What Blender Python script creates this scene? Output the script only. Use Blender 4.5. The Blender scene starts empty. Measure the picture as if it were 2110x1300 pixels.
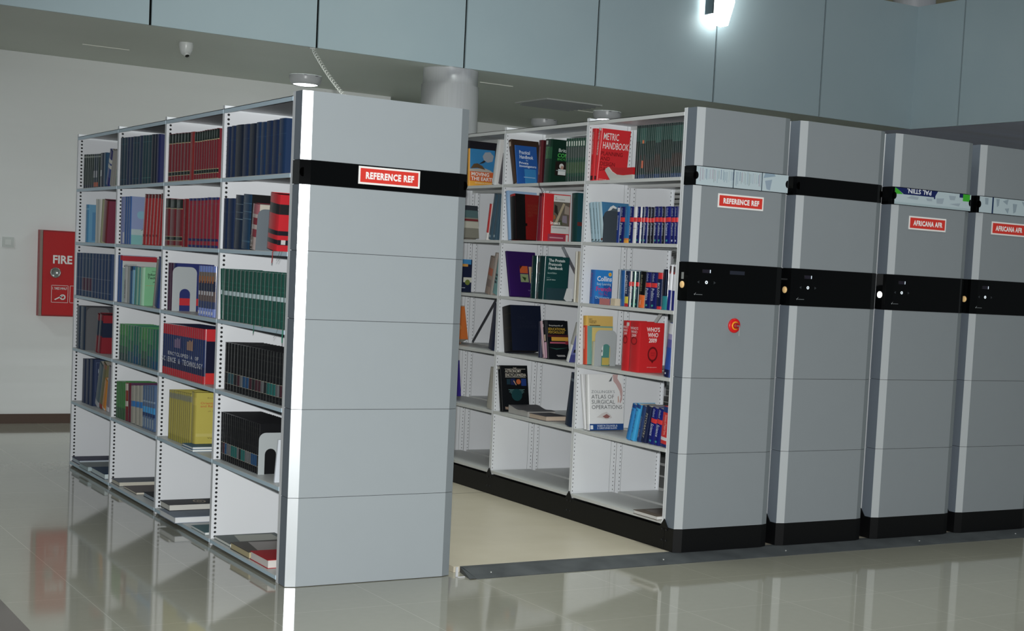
import bpy, math, random
from mathutils import Matrix, Vector
random.seed(7)
S = bpy.context.scene
COL = S.collection

# ------------------------------------------------------------------ camera
CAM = Vector((-2.4972, -6.747, 1.5388))
YAW, PITCH, ROLL, FPX, PX, PY = 0.5986, -0.073, 0.0546, 3091.93, 301.0, 146.84
fw = Vector((math.sin(YAW)*math.cos(PITCH), math.cos(YAW)*math.cos(PITCH), math.sin(PITCH)))
rt = Vector((math.cos(YAW), -math.sin(YAW), 0)); up = rt.cross(fw)
r2 = rt*math.cos(ROLL)+up*math.sin(ROLL); u2 = r2.cross(fw)
cd = bpy.data.cameras.new('camera'); cam = bpy.data.objects.new('camera', cd); COL.objects.link(cam)
cam.matrix_world = Matrix(((r2.x,u2.x,-fw.x,CAM.x),(r2.y,u2.y,-fw.y,CAM.y),(r2.z,u2.z,-fw.z,CAM.z),(0,0,0,1)))
cd.sensor_fit='HORIZONTAL'; cd.sensor_width=36; cd.lens=36*FPX/2110
cd.shift_x=-PX/2110; cd.shift_y=PY/2110; cd.clip_end=80
S.camera = cam
# ------------------------------------------------------------------ light and exposure
S.view_settings.view_transform='Standard'; S.view_settings.look='None'
S.view_settings.gamma=1; S.view_settings.use_curve_mapping=False
S.view_settings.exposure=0.0
w=bpy.data.worlds.new('world'); S.world=w; w.use_nodes=True
bg=w.node_tree.nodes['Background']; bg.inputs[0].default_value=(.87,.97,1,1); bg.inputs[1].default_value=0.13
def lamp(name,kind,loc,power,color=(1,1,1),aim=None,**k):
    d=bpy.data.lights.new(name,kind); d.energy=power; d.color=color
    for a,v in k.items(): setattr(d,a,v)
    o=bpy.data.objects.new(name,d); COL.objects.link(o); o.location=loc
    if aim is not None: o.rotation_euler=(Vector(aim)-Vector(loc)).to_track_quat('-Z','Y').to_euler()
    return o
# the flash on top of the camera that lit the photograph
lamp('camera_flash','SPOT',CAM+u2*.12-fw*.02,1830.0,(.99,.99,.975),aim=CAM+fw*7-r2*.35-u2*.2,spot_size=1.16,spot_blend=.8,shadow_soft_size=.03)

# added overhead fill, unseen, to brighten floor, platform and soffit
for x,y,e in ((-.5,-2.6,1),(5.5,-2.6,1),(1.55,1.2,1.7)):
    lamp('hall_fill','AREA',(x,y,7.4),36.0*e,(.95,1,.93),aim=(x,y,0),shape='SQUARE',size=2.2,spread=1.7)
# added fill, unseen left of the frame, to brighten the lower wall
lamp('soffit_fill','AREA',(-1.7,5.5,3.1),14,(.93,.98,1),aim=(-1.7,5.6,0),shape='DISK',size=.19)

# ------------------------------------------------------------------ materials
def lin(h):
    h=h.lstrip('#'); o=[]
    for i in (0,2,4):
        c=int(h[i:i+2],16)/255; o.append(c/12.92 if c<=.04045 else ((c+.055)/1.055)**2.4)
    return (*o,1)
MC={}
def M(h,rough=.5,metal=0,spec=.5,emit=0,coat=0,noise=0):
    key=(h,rough,metal,spec,emit,coat,noise)
    if key in MC: return MC[key]
    m=bpy.data.materials.new('mat_'+h.strip('#')); m.use_nodes=True
    nt=m.node_tree; b=nt.nodes['Principled BSDF']
    b.inputs['Base Color'].default_value=lin(h); b.inputs['Roughness'].default_value=rough
    b.inputs['Metallic'].default_value=metal; b.inputs['Specular IOR Level'].default_value=spec
    b.inputs['Coat Weight'].default_value=coat; b.inputs['Coat Roughness'].default_value=.08
    if emit: b.inputs['Emission Color'].default_value=lin(h); b.inputs['Emission Strength'].default_value=emit
    if noise:
        tc=nt.nodes.new('ShaderNodeTexCoord'); n=nt.nodes.new('ShaderNodeTexNoise'); n.inputs['Scale'].default_value=9; n.inputs['Detail'].default_value=6
        mx=nt.nodes.new('ShaderNodeMix'); mx.data_type='RGBA'
        mx.inputs[6].default_value=[c*(1-noise) for c in lin(h)[:3]]+[1]; mx.inputs[7].default_value=[min(1,c*(1+noise)) for c in lin(h)[:3]]+[1]
        nt.links.new(tc.outputs['Object'],n.inputs['Vector']); nt.links.new(n.outputs['Fac'],mx.inputs[0]); nt.links.new(mx.outputs[2],b.inputs['Base Color'])
    MC[key]=m; return m
def nodemat(name,rough,build,**k):
    m=bpy.data.materials.new(name); m.use_nodes=True; nt=m.node_tree; b=nt.nodes['Principled BSDF']
    b.inputs['Roughness'].default_value=rough
    for a,v in k.items(): b.inputs[a.replace('_',' ')].default_value=v
    build(nt,b); return m
def N(nt,t,**k):
    n=nt.nodes.new('ShaderNode'+t)
    for a,v in k.items(): setattr(n,a,v)
    return n
def mth(nt,op,a,b=None):
    n=N(nt,'Math',operation=op)
    for i,v in enumerate((a,b)):
        if v is None: continue
        if isinstance(v,(int,float)): n.inputs[i].default_value=v
        else: nt.links.new(v,n.inputs[i])
    return n.outputs[0]
def mixc(nt,fac,a,b):
    n=N(nt,'Mix',data_type='RGBA')
    for i,v in ((0,fac),(6,a),(7,b)):
        if isinstance(v,tuple): n.inputs[i].default_value=v
        elif isinstance(v,(int,float)): n.inputs[i].default_value=v
        else: nt.links.new(v,n.inputs[i])
    return n.outputs[2]
def pos(nt):
    tc=N(nt,'TexCoord'); sp=N(nt,'SeparateXYZ'); nt.links.new(tc.outputs['Object'],sp.inputs[0]); return tc.outputs['Object'],sp.outputs
def joint(nt,c,off,period,width):
    """1 on a joint line of the given width repeating along coordinate c"""
    f=mth(nt,'FRACT',mth(nt,'DIVIDE',mth(nt,'SUBTRACT',c,off),period))
    d=mth(nt,'ABSOLUTE',mth(nt,'SUBTRACT',f,.5)); return mth(nt,'GREATER_THAN',d,.5-width/period/2)
def noise(nt,vec,scale,detail=4,stretch=None):
    n=N(nt,'TexNoise'); n.inputs['Scale'].default_value=scale; n.inputs['Detail'].default_value=detail
    if stretch:
        mp=N(nt,'Mapping'); mp.inputs['Scale'].default_value=stretch; nt.links.new(vec,mp.inputs[0]); vec=mp.outputs[0]
    nt.links.new(vec,n.inputs['Vector']); return n.outputs['Fac']
def floor_build(nt,b):
    v,(x,y,z)=pos(nt)
    j=mth(nt,'MAXIMUM',joint(nt,x,-.27,.6,.0035),joint(nt,y,-1.19,.6,.0035))
    st=noise(nt,v,1.1,6); fine=noise(nt,v,22,5)
    c=mixc(nt,st,lin('96958a'),lin('a6a598')); c=mixc(nt,mth(nt,'MULTIPLY',fine,.35),c,lin('8b8a7b'))
    c=mixc(nt,mth(nt,'MULTIPLY',j,.45),c,lin('c9c9bc'))
    br=mth(nt,'LESS_THAN',x,-1.203); c=mixc(nt,br,c,lin('554a44'))
    nt.links.new(c,b.inputs['Base Color'])
    r=mth(nt,'ADD',mth(nt,'MULTIPLY',noise(nt,v,3,3),.05),.035); nt.links.new(r,b.inputs['Roughness'])
def wall_build(nt,b):
    v,(x,y,z)=pos(nt)
    n=noise(nt,v,1.0,2,(.25,1,5.5)); bm=N(nt,'Bump'); bm.inputs['Strength'].default_value=.5; bm.inputs['Distance'].default_value=.02
    nt.links.new(n,bm.inputs['Height']); nt.links.new(bm.outputs[0],b.inputs['Normal'])
    c=mixc(nt,noise(nt,v,.8,3,(.2,1,3)),lin('e2e6e5'),lin('eff2f1')); nt.links.new(c,b.inputs['Base Color'])  # horizontal tone bands paint rippled light reflections, along with the bump
def soffit_build(nt,b):
    v,(x,y,z)=pos(nt)
    j=mth(nt,'MAXIMUM',joint(nt,x,4.38,.6,.004),joint(nt,y,6.02,.6,.004))
    c=mixc(nt,noise(nt,v,1.4,3),lin('c3cabf'),lin('cdd3c9')); c=mixc(nt,mth(nt,'MULTIPLY',j,.4),c,lin('cfd2c8'))
    nt.links.new(c,b.inputs['Base Color'])
def soffit2_build(nt,b):
    v,(x,y,z)=pos(nt)
    c=mixc(nt,noise(nt,v,1.5,5,(.35,3,1)),lin('c3c3d2'),lin('d6dcfa')); nt.links.new(c,b.inputs['Base Color'])
def fascia_build(nt,b):
    v,_=pos(nt); c=mixc(nt,noise(nt,v,2.2,4),lin('abbfc7'),lin('b5c7cd')); nt.links.new(c,b.inputs['Base Color'])
def board_build(nt,b):
    v,(x,y,z)=pos(nt)
    c=mixc(nt,noise(nt,v,2.3,6),lin('c3bba6'),lin('d2cbba')); c=mixc(nt,mth(nt,'MULTIPLY',noise(nt,v,6.5,5),.4),c,lin('b0a792'))
    j=joint(nt,y,2.17,2.3,.008); c=mixc(nt,j,c,lin('3d3a34')); nt.links.new(c,b.inputs['Base Color'])
def ramp_build(nt,b):
    v,_=pos(nt); c=mixc(nt,noise(nt,v,7,7),lin('23282c'),lin('5b6063')); nt.links.new(c,b.inputs['Base Color'])
def steel_build(nt,b):
    v,_=pos(nt); c=mixc(nt,noise(nt,v,3,3,(40,40,.4)),lin('d0d2d6'),lin('e4e6ea')); nt.links.new(c,b.inputs['Base Color'])
FLOOR=nodemat('polished_tiles',.05,floor_build,Specular_IOR_Level=.62)
WALL=nodemat('glossy_white_wall',.35,wall_build)
SOFFIT=nodemat('soffit_tiles',.5,soffit_build)
SOFFIT2=nodemat('metal_soffit',.35,soffit2_build)
FASCIA=nodemat('fascia_panels',.45,fascia_build)
BOARD=nodemat('platform_board',.38,board_build)
RAMP=nodemat('rubber_ramp',.6,ramp_build)
STEEL=nodemat('brushed_steel',.26,steel_build,Metallic=.3)
WHITE=M('dfe3e7',.4); SHELF=M('c6c9c8',.42); LIPA=M('b9d0de',.4); HOLE=M('14161a',.7); BLACKP=M('050607',.04,spec=.25); PLINTH=M('060709',.5,spec=.3)  # LIPA: shelf grey with reflected blue and grazing light put into the colour
GREYP=M('9aa2a7',.42,noise=.02); GREYP2=M('888f94',.45,noise=.02); EDGE=M('c6ccd0',.3,metal=.3); EDGED=M('727c87',.45,metal=.15); EDGER=M('7f878c',.45)  # EDGED, EDGER: darker copies of EDGE, shade painted on the profile sides

# ------------------------------------------------------------------ mesh helpers
class MB:
    def __init__(s): s.v=[];s.f=[];s.m=[];s.mats=[];s.sm=[]
    def mi(s,m):
        if m not in s.mats: s.mats.append(m)
        return s.mats.index(m)
    def face(s,pts,m,smooth=False):
        b=len(s.v); s.v+= [tuple(p) for p in pts]; s.f.append(tuple(range(b,b+len(pts)))); s.m.append(s.mi(m)); s.sm.append(smooth); return s
    def box(s,x0,x1,y0,y1,z0,z1,m):
        b=len(s.v); s.v+=[(x,y,z) for z in (z0,z1) for y in (y0,y1) for x in (x0,x1)]
        for q in ((0,2,3,1),(4,5,7,6),(0,1,5,4),(2,6,7,3),(0,4,6,2),(1,3,7,5)):
            s.f.append(tuple(b+i for i in q)); s.m.append(s.mi(m)); s.sm.append(False)
        return s
    def prism(s,poly,z0,z1,m,axis='z',smooth=False):
        """extrude a closed 2-D outline; axis z: (x,y), axis x: (y,z), axis y: (x,z)"""
        P={'z':lambda a,c,h:(a,c,h),'x':lambda a,c,h:(h,a,c),'y':lambda a,c,h:(a,h,c)}[axis]
        b=len(s.v); n=len(poly); s.v+=[P(a,c,z0) for a,c in poly]+[P(a,c,z1) for a,c in poly]; k=s.mi(m)
        ar=sum(poly[i][0]*poly[(i+1)%n][1]-poly[(i+1)%n][0]*poly[i][1] for i in range(n))
        flip=(ar<0)!=(axis=='y')
        def add(q,sm): s.f.append(tuple(reversed(q)) if flip else tuple(q)); s.m.append(k); s.sm.append(sm)
        if z0>z1: flip=not flip
        for i in range(n):
            j=(i+1)%n; add((b+i,b+j,b+n+j,b+n+i),smooth)
        add(tuple(b+i for i in reversed(range(n))),False); add(tuple(b+n+i for i in range(n)),False); return s
    def disc(s,c,r,n,m,axis='y',k=12,rz=None):
        """flat disc facing -axis"""
        rz=rz or r; pts=[]
        for i in range(k):
            a=2*math.pi*i/k; p,q=r*math.cos(a),rz*math.sin(a)
            pts.append((c[0]+p,c[1],c[2]+q) if axis=='y' else (c[0],c[1]-p,c[2]+q))
        return s.face(pts,m)
    def lathe(s,c,prof,m,k=32,axis='z',smooth=True):
        """prof: list of (r,h) from first to last, around z or -y"""
        b=len(s.v)
        for r,h in prof:
            for i in range(k):
                a=2*math.pi*i/k; p,q=r*math.cos(a),r*math.sin(a)
                s.v.append((c[0]+p,c[1]+q,c[2]+h) if axis=='z' else (c[0]+p,c[1]-h,c[2]+q))
        for j in range(len(prof)-1):
            for i in range(k):
                i2=(i+1)%k; s.f.append((b+j*k+i,b+j*k+i2,b+(j+1)*k+i2,b+(j+1)*k+i)); s.m.append(s.mi(m)); s.sm.append(smooth)
        return s
    def tube(s,pts,r,m,k=6):
        b=len(s.v); n=len(pts); pts=[Vector(p) for p in pts]
        for i,p in enumerate(pts):
            t=(pts[min(i+1,n-1)]-pts[max(i-1,0)]).normalized(); a=t.orthogonal().normalized() if i==0 else (pa-t*pa.dot(t)).normalized(); pa=a; c=t.cross(a)
            for j in range(k):
                q=2*math.pi*j/k; s.v.append(tuple(p+a*r*math.cos(q)+c*r*math.sin(q)))
        for i in range(n-1):
            for j in range(k):
                j2=(j+1)%k; s.f.append((b+i*k+j,b+i*k+j2,b+(i+1)*k+j2,b+(i+1)*k+j)); s.m.append(s.mi(m)); s.sm.append(True)
        s.face([s.v[b+j] for j in reversed(range(k))],m); s.face([s.v[b+(n-1)*k+j] for j in range(k)],m); return s
    def mesh(s,name):
        me=bpy.data.meshes.new(name); me.from_pydata(s.v,[],s.f); 
        for m in s.mats: me.materials.append(m)
        me.polygons.foreach_set('material_index',s.m); me.polygons.foreach_set('use_smooth',s.sm); me.update(); return me
    def build(s,name,parent=None,loc=None):
        o=bpy.data.objects.new(name,s.mesh(name)); COL.objects.link(o)
        if parent: o.parent=parent
        if loc: o.location=loc
        return o
def tag(o,label,cat,group=None):
    o['label']=label; o['category']=cat
    if group: o['group']=group
    return o
def struct(o): o['kind']='structure'; return o
def empty(name,loc,rot=(0,0,0)):
    o=bpy.data.objects.new(name,None); COL.objects.link(o); o.location=loc; o.rotation_euler=rot; o.empty_display_size=.05; return o
TX={}
def text_mesh(s,bold):
    if (s,bold) in TX: return TX[(s,bold)]
    c=bpy.data.curves.new('t','FONT'); c.body=s.lstrip('^'); c.resolution_u=2; c.align_x='CENTER' if s[0]=='^' else 'LEFT'; c.offset=bold; c.space_line=.92; c.space_character=1.13 if bold>.03 else 1
    o=bpy.data.objects.new('t',c); me=bpy.data.meshes.new_from_object(o)
    bpy.data.objects.remove(o); bpy.data.curves.remove(c)
    xs=[v.co.x for v in me.vertices]; ys=[v.co.y for v in me.vertices]
    r=([(v.co.x-min(xs))/(max(xs)-min(xs)) for v in me.vertices],[(v.co.y-min(ys))/(max(ys)-min(ys)) for v in me.vertices],[tuple(p.vertices) for p in me.polygons])
    bpy.data.meshes.remove(me); TX[(s,bold)]=r; return r
def text(name,s,fn,m,parent=None,bold=.012):
    """letters fitted to the unit square, mapped by fn(u,v)->point"""
    us,vs,fs=text_mesh(s,bold); me=bpy.data.meshes.new(name); me.from_pydata([fn(a,b) for a,b in zip(us,vs)],[],fs); me.materials.append(m); me.update()
    o=bpy.data.objects.new(name,me); COL.objects.link(o)
    if parent: o.parent=parent
    return o

# ------------------------------------------------------------------ the setting
ZF=3.1186; YF=4.2149; XC=7.8004; YW=6.7988
struct(MB().box(-7,14,-9,9,-.06,0,FLOOR).build('floor'))
struct(MB().box(-7,3.46,YW,YW+.12,0,ZF,WALL).build('wall_left'))
struct(MB().box(3.34,3.46,YW+.12,8.15,0,ZF,WALL).build('wall_return'))
struct(MB().box(3.34,14,8.15,8.27,0,ZF,WALL).build('wall_back'))
struct(MB().box(-7,3.46,YW-.014,YW,0,.082,M('4d3a2e',.45)).build('baseboard_left'))
struct(MB().box(-7,XC,YF+.026,8.3,ZF,ZF+.06,SOFFIT).build('ceiling'))
struct(MB().box(XC+.026,14,-4,8.3,ZF+.004,ZF+.06,SOFFIT2).build('ceiling_right'))
struct(MB().box(-7,14,9.4,9.5,ZF+.1,8,M('a59f84',.7)).build('wall_upper_back'))
DARKJ=M('030404',.8,spec=.1)
f=MB(); f.box(-7,XC,YF+.0185,YF+.025,ZF-.003,4.29,DARKJ); xs=[-7.0]+[.479+1.231*k for k in range(-6,6)]+[XC]
for a,b in zip(xs,xs[1:]): f.box(a+.009,b-(.009 if b<XC else 0),YF,YF+.02,ZF-.004,4.295,FASCIA)
f.box(-7,XC,YF+.026,YF+.12,ZF+.061,4.29,FASCIA); struct(f.build('wall_gallery'))
f=MB(); f.box(XC+.0185,XC+.025,-4,YF+.02,ZF-.003,4.29,DARKJ); ys=[YF]+[YF-.638-1.231*k for k in range(0,6)]+[-4]
for a,b in zip(ys,ys[1:]): f.box(XC,XC+.02,b+.009,a-(.009 if a<YF else 0),ZF-.004,4.295,FASCIA)
f.box(XC+.026,XC+.12,-4,YF+.12,ZF+.061,4.29,FASCIA); struct(f.build('wall_gallery_right'))
TRIM=M('e6e8df',.35)
for k,(a,b,y) in enumerate([(.38,.74,5.76),(3.45,3.77,4.93),(4.39,5.27,6.02)]):
    struct(MB().box(a,b,y-.006,y+.006,ZF-.006,ZF-.0005,TRIM).build('trim_%d'%(k+1)))
# raised track platform and its rubber ramp
p=MB().box(.9,6.2,-.03,4.3,.0005,.03,BOARD).build('track_platform'); tag(p,'low beige board platform under the movable shelving units','platform')
r=MB().prism([(-.03,.0302),(-.075,.029),(-.215,.004),(-.215,.0005),(-.03,.0005)],.935,6.2,RAMP,'x')
r.face([(.935,-.03,.0302),(.935,-.03,.0005),(.90,-.215,.0005),(.90,-.215,.004)],RAMP).face([(.935,-.03,.0302),(.90,-.215,.004),(.935,-.215,.004)],RAMP)
r=tag(r.build('edge_ramp'),'long black rubber ramp along the platform front edge','ramp')
for i in range(5):
    MB().lathe((1.05+.95*i+.1*(i%2),-.15,.0135),[(.007,0),(.007,.004),(.0005,.006)],M('a9acab',.35,metal=.8),10).build('screw',r)
g=MB().box(.862,.874,-.135,-.128,.001,.05,STEEL).box(.862,.9,-.16,-.152,.001,.006,STEEL)
tag(g.build('rail_stop'),'small metal bracket on the floor between grey panel and ramp','bracket')
# steel columns
c=empty('steel_column',(2.95,4.47,0)); tag(c,'brushed steel column rising behind the left shelving to the soffit','column')
MB().lathe((0,0,0),[(.232,.001),(.232,ZF-.13),(.222,ZF-.129),(.222,ZF-.001)],STEEL,48).build('shaft',c)
MB().lathe((0,0,0),[(.236,.001),(.236,.12),(.232,.121)],STEEL,48).build('base_sleeve',c)
c=empty('steel_column',(8.12,4.62,ZF+.06)); tag(c,'steel column above the gallery corner at the top edge','column')
MB().lathe((0,0,0),[(.215,.001),(.215,2.5)],STEEL,48).build('shaft',c)
MB().lathe((0,0,0),[(.225,1.1),(.225,1.16),(.215,1.161)],STEEL,48).build('collar',c)
# soffit downlights
LH=M('c3c6ca',.3); LENS=M('f4fbff',.3,emit=6.0)
for k,(x,y,on,lb) in enumerate([(2.304,6.0,1,'lit round white downlight above the left shelving'),(5.33,5.87,1,'lit round white downlight just above the nearest aisle bay'),(5.37,7.18,0,'round white downlight above the middle aisle bay, farther back')]):
    t=empty('downlight',(x,y,ZF)); tag(t,lb,'ceiling light','round surface downlights')
    MB().lathe((0,0,0),[(.138,-.0005),(.138,-.035),(.131,-.06),(.112,-.078),(.104,-.079)],LH,40).build('housing',t)
    MB().lathe((0,0,0),[(.104,-.078),(.07,-.086),(.0005,-.088)],LENS if on else M('c9ced0',.3),40).build('lens',t)
    if on: l=lamp('downlight_lamp','AREA',(0,0,-.092),14.0,(.9,.97,1),shape='DISK',size=.19,spread=2.3); l.parent=t
    for a in (-.05,.05): MB().box(a-.012,a+.012,-.1385,-.13,-.012,-.008,M('5b5f66',.5)).build('clip',t)
# ceiling vent
t=empty('ceiling_vent',(4.68,5.7,ZF)); tag(t,'square slatted air vent in the soffit beside a downlight','vent')
fr=MB(); 
for a,b,c_,d in ((-.3,.3,-.3,-.27),(-.3,.3,.27,.3),(-.3,-.27,-.27,.27),(.27,.3,-.27,.27)): fr.box(a,b,c_,d,-.012,-.0005,M('b9bdbb',.5))
fr.build('frame',t); MB().box(-.27,.27,-.27,.27,-.003,-.001,M('24282a',.8)).build('backing',t)
for i in range(7):
    y=-.24+.08*i; MB().face([(-.27,y-.03,-.004),(.27,y-.03,-.004),(.27,y+.02,-.03),(-.27,y+.02,-.03)],M('8a8f90',.5)).build('louvre',t)
# security camera
t=empty('security_camera',(.941,4.912,ZF)); tag(t,'small white dome security camera on the soffit, left','camera')
MB().lathe((0,0,0),[(.052,-.0005),(.054,-.02),(.048,-.055),(.036,-.085),(.018,-.098),(.0005,-.1)],M('d7dbda',.3),28).build('dome',t)
e=MB().lathe((0,0,0),[(.022,0),(.022,.03),(.0005,.031)],M('d2d5d3',.35),20); e.lathe((0,0,.0312),[(.016,0),(.0005,.001)],M('0a0c0d',.15),20)
e=e.build('lens_barrel',t); e.location=(-.004,-.02,-.078); e.rotation_euler=(math.radians(145),0,math.radians(10))
# spiral cord
A0=Vector((1.690,4.265,ZF-.002)); A1=Vector((.548,.55,2.289)); d=(A1-A0); n=int(560); q=d.normalized(); a=q.orthogonal().normalized(); b=q.cross(a)
pts=[]
for i in range(n+1):
    u=i/n; rr=.0125*(1-.35*u)*min(1,12*u,12*(1-u)); sag=-.03*math.sin(math.pi*u)
    an=2*math.pi*27*u; pts.append(A0+d*u+a*rr*math.cos(an)+b*rr*math.sin(an)+Vector((0,0,sag)))
t=empty('spiral_cord',A0); tag(t,'white coiled cord hanging from the soffit down to the left shelving','cord')
o=MB().tube([x-A0 for x in pts],.0023,M('e6e9e2',.45),5).build('cord',t)
MB().box(-.02,.02,-.02,.02,-.012,.0,M('cfd2cf',.5)).build('ceiling_rose',t)
o=MB().lathe((0,0,0),[(.011,0),(.011,.05),(.004,.06)],M('1b1d20',.5),12).build('plug',t); o.location=A1-A0+Vector((0,0,-.003))
# flood light on the gallery front
t=empty('flood_light',(5.32,YF,3.95)); tag(t,'glaring white flood light fixed on the gallery front','light')
E1=M('fbfffb',.3,emit=6.0)
b=MB().prism([(-.055,-.165),(.075,-.185),(.135,.02),(.135,.4),(-.085,.4),(-.085,.0)],-.17,-.06,E1,'y').build('glass',t)
MB().box(-.10,-.086,-.172,-.055,-.1,.4,M('6d7a80',.4,metal=.6)).build('side_frame',t)
MB().box(.0,.05,-.06,-.0005,.1,.16,M('5b6367',.5)).build('arm',t)
# fire hose cabinet and switch on the left wall
t=empty('fire_hose_cabinet',(.30,YW,.925)); tag(t,'red fire hose cabinet on the wall, half hidden by the shelving','cabinet')
RED=M('b50f16',.35); 
MB().box(0,.80,-.09,-.0005,0,.727,M('94141a',.45)).build('body',t)
d=MB().box(.022,.79,-.105,-.0905,.012,.715,RED).build('door',t)
MB().box(.0,.02,-.1,-.0905,0,.727,M('8d7f76',.4,metal=.3)).build('hinge_strip',t)
MB().lathe((.125,-.1055,.371),[(.044,0),(.044,.006),(.036,.012),(.034,.006),(.0005,.006)],M('9c9f9d',.3,metal=.7),28,'y').build('latch',d)
WT=M('e4e4e2',.5)
text('lettering','FIRE HOSE',lambda u,v:(.103+.40*u,-.1062,.447+.073*v),WT,d,.03)
gph=MB(); 
for x0,x1 in ((.095,.232),(.245,.39)):
    for a,b,c_,e in ((x0,x1,.118,.121),(x0,x1,.262,.265),(x0,x0+.003,.118,.265),(x1-.003,x1,.118,.265)): gph.box(a,b,-.1062,-.1052,c_,e,WT)
gph.lathe((.188,-.1053,.165),[(.024,0),(.024,.001),(.013,.001),(.013,0)],WT,20,'y'); gph.prism([(.12,.145),(.127,.139),(.19,.172),(.186,.182)],-.1063,-.1053,WT,'y')
gph.build('pictogram',d); text('lettering','1. TIREZ IMPALT',lambda u,v:(.104+.12*u,-.1062,.228+.02*v),WT,d,.015)
s=MB().box(.018,.108,YW-.012,YW-.0005,1.49,1.575,M('c9d0cd',.4)).build('switch_plate'); tag(s,'small pale switch plate on the white wall, far left','switch')
MB().box(.04,.086,YW-.016,YW-.0121,1.51,1.555,M('d8dedb',.35)).build('rocker',s)

# ------------------------------------------------------------------ shelving units
def local(parent,mb,name): return mb.build(name,parent,-parent.location)
def wtext(parent,name,s,fn,m,bold=.012):
    o=text(name,s,fn,m,parent,bold); r=parent
    while r.parent: r=r.parent
    if parent.parent is None: o.location=-parent.location
    return o
CH=.0455; DF=.017
def section(L,Fc,R,X,w,yb,yf,z0,z1,gp):
    z0+=gp; z1-=gp; ya=yf-DF
    def quad(mb,p,q,m): mb.face([(p[0],p[1],z0),(q[0],q[1],z0),(q[0],q[1],z1),(p[0],p[1],z1)],m)
    def cap(mb,pl,m): mb.face([(a,b,z1) for a,b in pl],m); mb.face([(a,b,z0) for a,b in reversed(pl)],m)
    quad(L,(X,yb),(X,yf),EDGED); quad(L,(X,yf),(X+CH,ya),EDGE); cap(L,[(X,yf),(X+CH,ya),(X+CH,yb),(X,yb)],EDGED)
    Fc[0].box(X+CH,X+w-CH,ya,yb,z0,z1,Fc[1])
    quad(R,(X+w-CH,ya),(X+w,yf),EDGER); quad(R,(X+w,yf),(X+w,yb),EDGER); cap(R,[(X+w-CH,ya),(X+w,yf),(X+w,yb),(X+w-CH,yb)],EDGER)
def band(mb,X,w,yb,yf,z0,z1,m,o=.002):
    mb.prism([(X-o,yb),(X-o,yf-o*.6),(X+CH,yf-DF-o),(X+w-CH,yf-DF-o),(X+w+o,yf-o*.6),(X+w+o,yb)],z0,z1,m)
def sign(t,txt,x0,x1,z0,z1,y):
    s=local(t,MB().box(x0,x1,y-.003,y-.0005,z0,z1,M('f0eeec',.4)).box(x0+.009,x1-.009,y-.0036,y-.0029,z0+.009,z1-.009,M('d8392f',.4)),'sign')
    wx=x1-x0; o=text('lettering',txt,lambda u,v:(x0+wx*(.115+.785*u),y-.0042,z0+(z1-z0)*(.3+.40*v)),M('f8f4f3',.4),s,.045)
def unit(name,label,X,w,half,Y,yb,yf,zb,zt,shelves,lip,zbase,holes,gray,seams,header,rear_levels=True):
    t=empty(name,(X+w/2,(Y[0]+Y[-1])/2,zb)); tag(t,label,'shelving unit')
    zc=zt-.006
    for k,y in enumerate(Y):
        u=MB(); y=y+(.016 if k==0 else 0)
        pl=w/2-.0018
        u.box(X,X+pl,y,y+.002,zbase,zt,WHITE); u.box(X,X+.003,y-.016,y+.016,zbase,zt,WHITE)
        u.box(X+w-pl,X+w,y,y+.002,zbase,zt,WHITE); u.box(X+w-.003,X+w,y-.016,y+.016,zbase,zt,WHITE)
        for q in (half-.024,w-half+.024): u.box(X+q-.0008,X+q+.0008,y-.0006,y,zbase,zt,M('6d7275',.5))
        if holes:
            cols,rz,st=holes; z=zbase+.02
            while z<zt-.03:
                for c in cols: u.disc((X+c,y-.0006,z),.0072 if rz>.0045 else .0026,0,HOLE,'y',8,rz)
                z+=st
        local(t,u,'upright')
    for k in range(len(Y)-1):
        y0=Y[k]+(.032 if k==0 else .006); y1=Y[k+1]-.006
        for z in shelves:
            for a,b in ((X-.002,X+half-.004),(X+w-half+.004,X+w+.002)):
                m=MB().box(a,b,y0,y1,z-.003,z,SHELF); m.box(a,a+.002,y0,y1,z-lip,z-.003,LIPA if name[0]=='f' else SHELF); m.box(b-.002,b,y0,y1,z-lip,z-.003,SHELF)
                local(t,m,'shelf')
        m=MB()
        for a,b in ((X-.002,X+half-.004),(X+w-half+.004,X+w+.002)):
            m.box(a,b,y0,y1,zc-.016,zc-.013,WHITE); m.box(a,a+.002,y0,y1,zc-.036,zc-.013,LIPA if name[0]=='f' else SHELF); m.box(b-.002,b,y0,y1,zc-.036,zc-.013,SHELF)
        local(t,m,'canopy')
    L=MB(); F=MB(); R=MB(); z=seams
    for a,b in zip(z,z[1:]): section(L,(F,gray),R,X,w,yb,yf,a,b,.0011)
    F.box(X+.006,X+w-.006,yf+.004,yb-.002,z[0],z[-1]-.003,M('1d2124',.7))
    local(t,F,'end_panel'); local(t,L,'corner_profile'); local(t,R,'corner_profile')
    h0,h1=header
    b=MB(); band(b,X,w,yb,yf,h0,h1,BLACKP)
    ya=yf-DF-.0024
    for xx in (X+.012,X+w-.012): b.disc((xx,ya+DF*(1-.012/CH)-.0012,(h0+h1)/2),.016,0,M('020202',.8,spec=0),'y',16,.021)
    local(t,b,'header_band')
    return t,ya
YA=[0,1.0299,2.062,3.0979,4.1568]
A,yaA=unit('fixed_shelving','fixed white shelving unit at left with grey panelled end',0.0,.846,.418,YA,0,-.0864,0,2.3,[1.926,1.561,1.195,.830,.458,.035],.021,.001,((.026,),.0066,.0235),GREYP,[.002,.421,.836,1.255,1.57,1.874,1.985,2.3],(1.875,1.984))
local(A,MB().box(.421,.425,.04,4.15,.03,2.25,WHITE),'back_sheet')
sign(A,'REFERENCE REF',.277,.589,1.896,1.979,yaA)

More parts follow.
